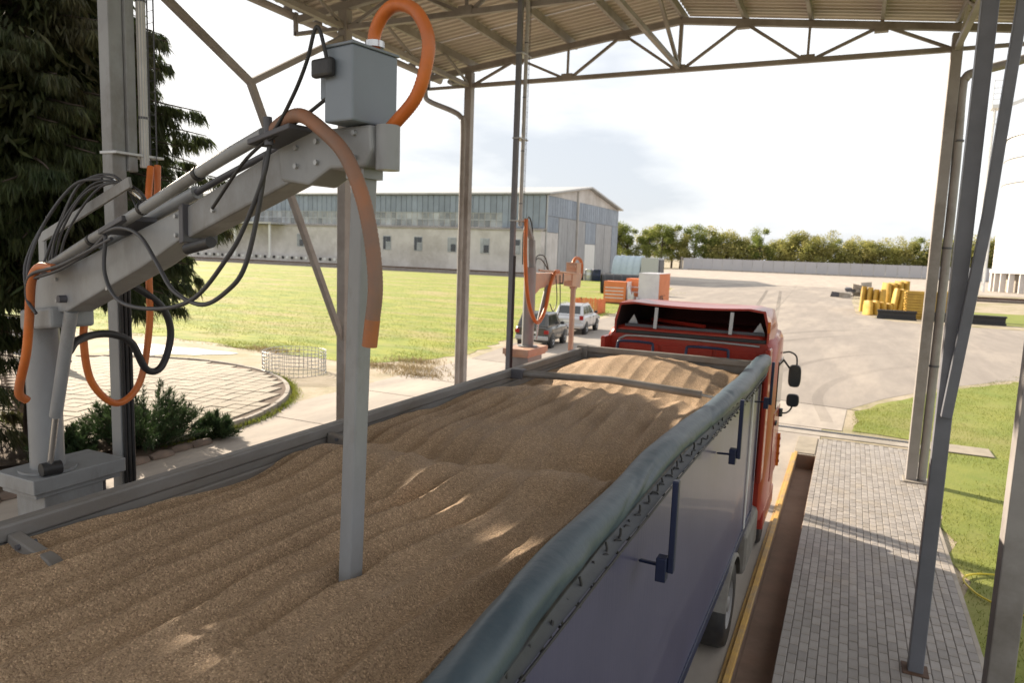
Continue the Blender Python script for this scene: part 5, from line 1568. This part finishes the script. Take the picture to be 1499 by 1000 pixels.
crate_stack((6.0, 71, 0), 10, 3.4, 1.3, 0.24, 'tall stack of flat yellow plastic pallets behind the black beams')
crate_stack((8.2, 74, 0), 10, 1.4, 1.3, 0.24, 'narrow stack of yellow pallets right of the tall one, behind the posts')
pipe_bundle((2.0, 78, 0.0), 0.9, 2.5, 'upright bundle of yellow plastic barriers, leftmost on the verge')
pipe_bundle((3.9, 80, 0.0), 1.0, 2.9, 'taller bundle of yellow barriers between the left bundle and the pallets')
pipe_bundle((2.4, 73.5, 0.0), 1.0, 1.3, 'low row of yellow barriers lying before the upright bundles')
pipe_bundle((4.3, 74.0, 0.0), 0.8, 2.4, 'tilted yellow barriers leaning towards the pallet stack', 0.12)
for (x0, x1, y, lab) in ((2.2, 5.2, 69.0, 'short black plastic beam lying left of the yellow pallets'), (5.8, 11.6, 69.4, 'long black plastic beam lying right of the yellow pallets')):
    bt = thing('black_beam', ((x0 + x1) / 2, y, 0), lab, 'beam', 'black beams on the verge')
    MB().box(x0, x1, y - 0.3, y + 0.3, 0.02, 0.2).build('lower_flange', black_m, bt, 0.02)
    MB().box(x0 + 0.05, x1 - 0.05, y - 0.14, y + 0.14, 0.2, 0.62).build('web', black_m, bt, 0.02)
    MB().box(x0, x1, y - 0.26, y + 0.26, 0.62, 0.78).build('upper_flange', black_m, bt, 0.02)
rub = thing('rubble_heap', (-0.5, 104, 0), 'grey heap of scrap and rubble beyond the yellow barriers', 'rubble')
for k in range(22):
    a = random.uniform(0, 6.28)
    rr = random.uniform(0, 3.6)
    s_ = random.uniform(0.4, 1.3)
    x, y, z = 1.0 + rr * math.cos(a), 108 + rr * math.sin(a) * 0.6, max(0.0, 2.2 - rr * 0.6) * random.uniform(0.3, 1)
    q = MB().hexa([(x + s_ * p[0] * random.uniform(.7, 1.2), y + s_ * p[1] * random.uniform(.7, 1.2), max(0.02, z + s_ * p[2] * random.uniform(.5, 1))) for p in ((-.5, -.5, 0), (.5, -.5, 0), (.5, .5, 0), (-.5, .5, 0), (-.5, -.5, .6), (.5, -.5, .6), (.5, .5, .6), (-.5, .5, .6))])
    q.build('rubble_piece', kerb_m if k % 3 else steel_d, rub)

# ================================================================== WAREHOUSE
wh = thing('warehouse', (-57, 140, 0), 'long grey warehouse with blue grey cladding, ribbon windows and a gabled end', 'warehouse')
WX0, WX1, WY0, WY1, WE, WR_ = -178, -57, 135.5, 184.5, 16.6, 20.0
WM = (WY0 + WY1) / 2
MB().box(WX0, WX1 - 0.3, WY0, WY1, 0, WE - 0.15).build('wall', brickw_m, wh)
lower = MB().box(WX0, WX1 + 0.0, 133.0, WY0 - 0.02, 0, 9.1).build('lower_wall', brickw_m, wh)
MB().hexa([(WX0, 132.8, 9.1), (WX1 + 0.3, 132.8, 9.1), (WX1 + 0.3, WY0 - 0.05, 9.5), (WX0, WY0 - 0.05, 9.5), (WX0, 132.8, 9.22), (WX1 + 0.3, 132.8, 9.22), (WX1 + 0.3, WY0 - 0.05, 9.62), (WX0, WY0 - 0.05, 9.62)]).build('lower_ledge', kerb_m, wh)
# roof
for s, ya, yb in ((-1, WY0 - 0.8, WM), (1, WM, WY1 + 0.8)):
    za, zb_ = (WE - 0.1, WR_) if s < 0 else (WR_, WE - 0.1)
    MB().hexa([(WX0 - 1, ya, za), (WX1 + 1.0, ya, za), (WX1 + 1.0, yb, zb_), (WX0 - 1, yb, zb_), (WX0 - 1, ya, za + 0.35), (WX1 + 1.0, ya, za + 0.35), (WX1 + 1.0, yb, zb_ + 0.35), (WX0 - 1, yb, zb_ + 0.35)]).build('roof', roofg_m, wh)
g = MB().prism([(WX1 - 0.28, WY0, WE - 0.2), (WX1 - 0.28, WY1, WE - 0.2), (WX1 - 0.28, WM, WR_ - 0.02)], (0.2, 0, 0)).build('gable', brickw_m, wh)
# upper cladding panels, panes, mullions on the long side
pwid = 1.4
pc = None
nP = 66
for k in range(nP):
    x = WX1 - 0.15 - (k + 0.5) * pwid
    solid = k < 7
    z0 = 9.7 if solid else 12.75
    q = MB().box(x - pwid / 2 + 0.06, x + pwid / 2 - 0.06, WY0 - 0.2, WY0 - 0.005, z0, WE - 0.25)
    q.build('cladding_panel', clad_m, wh)
    if not solid:
        for (za, zc) in ((9.75, 11.1), (11.3, 12.6)):
            MB().box(x - pwid / 2 + 0.09, x + pwid / 2 - 0.09, WY0 - 0.07, WY0 - 0.01, za, zc).build('pane', pane_m, wh)
fm = MB().box(WX1 - nP * pwid, WX1 - 7 * pwid, WY0 - 0.12, WY0 - 0.071, 11.1, 11.3).box(WX1 - nP * pwid, WX1 - 7 * pwid, WY0 - 0.12, WY0 - 0.071, 12.6, 12.75)
fm.build('glazing_rail', frame_m, wh)
for x in (-119, -106.5, -94.2, -86.0, -77.5, -69.6, -62.5):
    f_ = MB().box(x - 1.05, x + 1.05, 132.9, 132.995, 4.2, 7.3).build('window', frame_m, wh)
    for i, (xa, xb, za, zc) in enumerate(((-0.95, -0.3, 4.35, 7.15), (-0.2, 0.95, 4.35, 5.9), (-0.2, 0.95, 6.05, 7.15))):
        MB().box(x + xa, x + xb, 132.85, 132.899, za, zc).build('pane', pane_m if (i + int(x)) % 2 else glass_m, f_)
# loading dock at the left end of the visible side
dk = MB().box(-150, -100, 128.5, 132.6, 0, 1.9).build('loading_dock', brickw_m, wh)
for k in range(36):
    MB().box(-149.5 + k * 1.38, -148.9 + k * 1.38, 128.3, 128.48, 1.3, 1.9).build('dock_bumper', black_m if k % 2 else white_m, dk)
MB().box(-150, -124, 128.6, 134, 9.3, 9.7).build('dock_awning', roofg_m, wh)
for x in (-148, -136, -125):
    MB().box(x - 0.2, x + 0.2, 129, 129.4, 1.9, 9.3).build('awning_post', white_m, wh)
# gable end: cladding band, big door leaves
for k in range(34):
    y = WY0 + 0.2 + (k + 0.5) * 1.43
    zt_ = WE - 0.25
    zb_ = 12.3
    MB().box(WX1 - 0.14, WX1 + 0.0, y - 0.66, y + 0.66, zb_, zt_).build('cladding_panel', clad_m, wh)
for (y0, y1, z0, z1, m_) in ((135.8, 142.2, 9.0, 12.2, clad_m), (135.8, 142.2, 0.2, 8.9, brickw_m), (142.5, 147.5, 0.2, 12.2, grime_m), (147.6, 152.8, 0.2, 12.2, grime_m), (153.4, 159, 0.2, 12.2, grime_m),
                             (159.2, 166.4, 7.2, 12.2, clad_m), (159.2, 166.4, 0.2, 7.1, white_m), (166.6, 173, 0.2, 12.2, grime_m), (173.2, 179, 0.2, 12.2, grime_m), (179.2, 184.3, 0.2, 12.2, clad_m)):
    n = max(2, int((y1 - y0) / 1.45))
    for k in range(n):
        ya = y0 + (y1 - y0) * k / n
        MB().box(WX1 - 0.12, WX1 + 0.03, ya + 0.03, ya + (y1 - y0) / n - 0.03, z0, z1).build('door_panel' if m_ is grime_m else 'wall_panel', m_, wh)
MB().cyl((WX1 + 0.15, WY0 - 0.1, 0.1), (WX1 + 0.15, WY0 - 0.1, WE - 0.2), 0.14, 8).build('corner_pipe', roofg_m, wh)
MB().box(WX1 - 0.02, WX1 + 0.4, 152.9, 153.3, 0.2, 18.6).build('gable_pilaster', brickw_m, wh)

# railway in front of the warehouse
rw_ = tag(MB().hexa([(-260, 121.0, 0.02), (-46, 123.5, 0.02), (-46, 127.7, 0.02), (-260, 125.2, 0.02), (-260, 121.8, 0.45), (-46, 124.3, 0.45), (-46, 126.9, 0.45), (-260, 124.4, 0.45)]).build('railway', ballast_m), kind='structure')
for y in (122.3, 123.85):
    MB().bar((-260, y, 0.72), (-46, y + 2.5, 0.72), 0.09, 0.2).build('rail', rust_m, rw_)
g = MB()
for k in range(280):
    x = -215 + k * 0.6
    y = 123.1 + (x + 260) * 2.5 / 214
    g.box(x - 0.13, x + 0.13, y - 1.3, y + 1.3, 0.45, 0.61)
tag(g.build('sleepers', kerb_m, rw_), kind='stuff')
# kerb line between field and far road on the right, railway by the silo
rw2 = tag(MB().box(14, 200, 118.5, 122.5, 0.02, 0.35).build('side_track', ballast_m), kind='structure')
for y in (119.7, 121.3):
    MB().box(14, 200, y - 0.05, y + 0.05, 0.36, 0.6).build('rail', rust_m, rw2)

# ================================================================== SILO AND TOWER
SX, SY, SR = 44.5, 182, 17.5
si = thing('grain_silo', (SX, SY, 0), 'huge white steel silo on a ring of concrete legs at the right edge', 'silo')
prof = []
for k in range(61):
    z = 4.6 + 27.0 * k / 60
    prof.append((SR + (0.07 if k % 2 else 0.0), z))
MB().lathe(prof, (SX, SY, 0), 96, True).build('silo_wall', silo_m, si)
MB().lathe([(SR + 0.4, 31.6), (SR + 0.4, 32.0), (2.0, 40.0), (0.01, 40.2)], (SX, SY, 0), 64, True).build('silo_roof', silo_m, si)
MB().lathe([(SR + 0.45, 3.9), (SR + 0.45, 4.6), (SR - 0.5, 4.6)], (SX, SY, 0), 96, False).build('ring_beam', silo_m, si)
MB().lathe([(SR - 2.2, 0.0), (SR - 2.2, 3.9)], (SX, SY, 0), 64, True).build('base_wall', kerb_m, si)
for k in range(40):
    a = 2 * math.pi * k / 40
    x, y = SX + (SR - 0.2) * math.cos(a), SY + (SR - 0.2) * math.sin(a)
    MB().box(x - 0.45, x + 0.45, y - 0.45, y + 0.45, 0, 3.9).build('leg', brickw_m, si)
for z in (22.0, 27.0):
    g = MB()
    for k in range(90):
        a = R(150 + k * 1.6)
        x, y = SX + (SR + 0.1) * math.cos(a), SY + (SR + 0.1) * math.sin(a)
        g.box(x - 0.12, x + 0.12, y - 0.12, y + 0.12, z, z + 0.3)
    tag(g.build('bolt_row', galv, si), kind='stuff')
tw = thing('elevator_tower', (23.4, 172, 0), 'slim white elevator tower with railed platform left of the silo', 'tower')
for dx in (-0.75, 0.75):
    for dy in (-0.75, 0.75):
        MB().bar((23.4 + dx, 172 + dy, 0), (23.4 + dx, 172 + dy, 36), 0.3, 0.3).build('tower_leg', silo_m, tw)
for k in range(14):
    z = 1 + k * 2.5
    s_ = 1 if k % 2 else -1
    MB().bar((23.4 - 0.75 * s_, 171.25, z), (23.4 + 0.75 * s_, 171.25, z + 2.5), 0.14, 0.14).build('tower_brace', silo_m, tw)
MB().box(21.9, 25.2, 170.4, 173.6, 36, 36.7).build('platform', silo_m, tw)
for z in (37.7, 38.7, 39.8, 41.2):
    MB().bar((21.9, 170.5, z), (25.2, 170.5, z), 0.12, 0.12).build('handrail', silo_m, tw)
for x in (21.95, 23.5, 25.15):
    MB().bar((x, 170.5, 36.7), (x, 170.5, 41.3), 0.12, 0.12).build('rail_post', silo_m, tw)
MB().bar((24.6, 172, 36.5), (60, 178, 52), 0.5, 0.7).build('conveyor', silo_m, tw)

# ================================================================== FAR FENCE AND TREES
ff = thing('boundary_fence', (-15, 320, 0), 'long pale panel fence closing the yard in front of the trees', 'fence')
fp = None
for k in range(48):
    x = -66 + k * 4.2
    if fp is None:
        fp = MB().box(-2.06, 2.06, -0.15, 0.15, 0, 5.0).build('fence_panel', fence_m, ff, org=(0, 0, 0))
        o = fp
    else:
        o = fp.copy()
        COL.objects.link(o)
    o.location = (x + 15, 0.0, random.uniform(0, 0.12))
MB().box(-69.2, -68.4, 319.6, 320.4, 0, 5.4).build('end_post', kerb_m, ff)
MB().box(-66, 136, 319.75, 320.25, 0, 0.35).build('fence_plinth', kerb_m, ff)


def leafy_tree(seed, h, rx, m_):
    """mesh data of a broadleaf tree: trunk with limbs, crown of leaf clumps"""
    rg = np.random.default_rng(seed)
    rd = random.Random(seed)
    q = MB().tube([(0, 0, 0), (0.1, 0.05, h * 0.35), (0.0, 0.1, h * 0.75)], [0.03 * h * 0.6, 0.02 * h * 0.6, 0.006 * h], 7)
    V, F, off = [], [], 0
    for k in range(16):
        a = rd.uniform(0, 6.28)
        z = h * rd.uniform(0.25, 0.95)
        e = rx * rd.uniform(0.25, 0.95) * (1 - max(0, (z / h - 0.45)) ** 1.3 * 1.25)
        c = np.array([e * math.cos(a), e * math.sin(a), z])
        q.tube([(0, 0, z * 0.62), tuple(c * 0.6 + np.array([0, 0, z * .38 * .4])), tuple(c)], [0.012 * h * .5, 0.006 * h * .5, 0.002 * h], 5, caps=False)
        n = 300
        r_ = rx * rd.uniform(0.26, 0.46)
        d = rg.normal(size=(n, 3))
        d /= np.linalg.norm(d, axis=1, keepdims=True)
        pos = c + d * (r_ * rg.uniform(0.35, 1.05, n))[:, None] * np.array([1, 1, 1.1])
        v, f_ = strips(pos, rg.normal(size=(n, 3)), rg.uniform(0.25, 0.6, n), rg.uniform(0.1, 0.24, n))
        V.append(v)
        F.append(f_ + off)
        off += len(v)
    return q, np.concatenate(V), np.concatenate(F)


protos = []
for i, (seed, h, rx, m_) in enumerate(((21, 19, 5.0, leaf_m), (22, 16, 5.4, leafy_m), (23, 17, 4.6, leaf_m), (24, 14, 5.6, leafy_m))):
    q, V, F = leafy_tree(seed, h, rx, m_)
    protos.append((q, V, F, m_, h))
kinds = ['tall green poplar shaped tree', 'yellowing round headed tree', 'slim mid green tree', 'low spreading yellow green tree']
first = {}
cnt = {}
rt_ = random.Random(5)
tree_rows = [(-112, 322, 0), (-106, 334, 1), (-101, 326, 0), (-97, 330, 2), (-90, 345, 3), (-86, 328, 2), (-81, 332, 0), (-77, 336, 2), (-72, 331, 1), (-66, 334, 0), (-61, 333, 2), (-56, 335, 1)]
x = -52
i = 0
while x < 62:
    tree_rows.append((x, 331 + rt_.uniform(-3, 9), (1, 3, 1, 2, 3, 1, 3)[i % 7]))
    x += rt_.uniform(3.6, 5.2)
    i += 1
places = ['left of the fence end', 'behind the fence']
tree_rows.sort(key=lambda p: p[0] / p[1])
ORD = 'first second third fourth fifth sixth seventh eighth ninth tenth eleventh twelfth thirteenth fourteenth fifteenth sixteenth seventeenth eighteenth nineteenth twentieth'.split()
ORD += ['twenty-' + w_ for w_ in ORD[:9]] + ['thirtieth'] + ['thirty-' + w_ for w_ in ORD[:9]] + ['fortieth'] + ['forty-' + w_ for w_ in ORD[:9]]
for i, (x, y, k) in enumerate(tree_rows):
    cnt[k] = cnt.get(k, 0) + 1
    where = 'left of the pale boundary fence' if x < -68 else 'behind the pale boundary fence'
    lab = f'{kinds[k]} {where}, {ORD[i]} tree from the left'
    if k not in first:
        q, V, F, m_, h = protos[k]
        t = thing('broadleaf_tree', (x, y, 0), lab, 'tree', 'trees of the far belt', local=True)
        raw_mesh('crown', V, F, m_, t)
        q.build('trunk', bark_m, t, org=(0, 0, 0))
        first[k] = t
    else:
        t = copy_tree(first[k])
        t.location = (x, y, 0)
        t['label'] = lab
    s_ = rt_.uniform(0.88, 1.15) * (1.2 if x < -54 else 1.0)
    t.scale = (s_ * rt_.uniform(1.15, 1.4), s_ * 1.2, s_ * rt_.uniform(0.9, 1.05))
    t.rotation_euler = (0, 0, rt_.uniform(0, 6.28))
# dense undergrowth closing the gaps below the crowns
n = 14000
ux = rng.uniform(-60, 75, n)
uy = rng.uniform(324, 345, n)
uz = rng.uniform(0, 1, n) ** 0.8 * 11.5
v, f_ = strips(np.stack([ux, uy, uz], 1), rng.normal(size=(n, 3)), rng.uniform(0.5, 1.3, n), rng.uniform(0.25, 0.5, n))
tag(raw_mesh('undergrowth', v, f_, leafy_m), 'dense leafy undergrowth below the far trees', 'undergrowth', kind='stuff')

# ================================================================== GRASS
def grass_patch(n, sampler_, hgt, wid, m_, name, label):
    p = sampler_(n)
    d = np.stack([rng.normal(0, .35, len(p)), rng.normal(0, .35, len(p)), np.ones(len(p))], 1)
    d /= np.linalg.norm(d, axis=1, keepdims=True)
    s = np.stack([rng.normal(size=len(p)), rng.normal(size=len(p)), np.zeros(len(p))], 1)
    s /= np.linalg.norm(s, axis=1, keepdims=True)
    L_ = (rng.uniform(*hgt, len(p)))[:, None]
    W_ = (rng.uniform(*wid, len(p)))[:, None]
    base = np.concatenate([p, np.full((len(p), 1), 0.012)], 1)
    bend = np.stack([rng.normal(0, .3, len(p)), rng.normal(0, .3, len(p)), np.zeros(len(p))], 1) * L_
    v = np.stack([base - s * W_, base + s * W_, base + d * L_ + bend], 1).reshape(-1, 3)
    f_ = np.arange(len(v)).reshape(-1, 3)
    tag(raw_mesh(name, v, f_, m_), label, 'grass', kind='stuff')


def samp_lawn(n):
    x = 0.35 + (rng.random(n) ** 1.35) * 13
    y = 6.5 + rng.random(n) ** 1.15 * 31
    edge = np.where(y < 21.0, 1.8, np.where(y < 24.2, 0.4, 0.55 + (y - 24.2) * 0.5))
    nv = np.array([mnoise.noise((a * 0.7, c * 0.7, 3.0)) for a, c in zip(x, y)])
    bare = np.exp(-(((x - 2.3) / 0.9) ** 2 + ((y - 18.6) / 1.0) ** 2))
    ok = (nv + rng.normal(0, .2, n) - bare * 1.2 > -0.35) & (x > edge + rng.uniform(-.06, .06, n)) & ~((y > 19.95) & (y < 20.95) & (x < 3.5))
    return np.stack([x, y], 1)[ok]


def samp_field(n):
    y = 22.5 + (rng.random(n) ** 2.4) * 75
    x = -15.2 - (rng.random(n) ** 1.1) * (22 + 0.75 * (y - 22)) - (y - 22) * 0.06
    nv = np.array([mnoise.noise((a * 0.28, c * 0.28, 7.0)) + .5 * mnoise.noise((a * 0.9, c * 0.9, 2.0)) for a, c in zip(x, y)])
    ok = nv + rng.normal(0, .2, n) + np.clip((y - 27) * 0.09, -0.6, .7) > -0.05
    return np.stack([x, y], 1)[ok]


grass_patch(120000, samp_lawn, (0.025, 0.075), (0.003, 0.007), grass_m, 'lawn_grass', 'short green grass growing on the lawn right of the pavement')
grass_patch(95000, samp_field, (0.03, 0.085), (0.006, 0.014), grass_m, 'field_grass', 'patchy bright grass growing across the open field')


def samp_dry(n):
    c = [(-13.9, 21.5), (-16.3, 22.2), (-14.6, 22.6), (-15.6, 24.0), (-22, 22.8)]
    k = rng.integers(0, len(c), n)
    cc = np.array(c)[k]
    return cc + rng.normal(0, 0.55, (n, 2)) * np.array([1.2, 0.6])


def samp_ring(n):
    a = rng.uniform(-0.15, 1.3, n)
    r_ = TR + 0.06 + np.abs(rng.normal(0, 0.1, n))
    return np.stack([TC.x + r_ * np.cos(a), TC.y + r_ * np.sin(a)], 1)


grass_patch(2600, samp_dry, (0.08, 0.22), (0.008, 0.018), dry_m, 'dry_grass', 'straw coloured dry grass at the sandy field edge')
grass_patch(2400, samp_ring, (0.05, 0.16), (0.006, 0.012), grass_m, 'kerb_weeds', 'weeds growing along the curved terrace kerb')
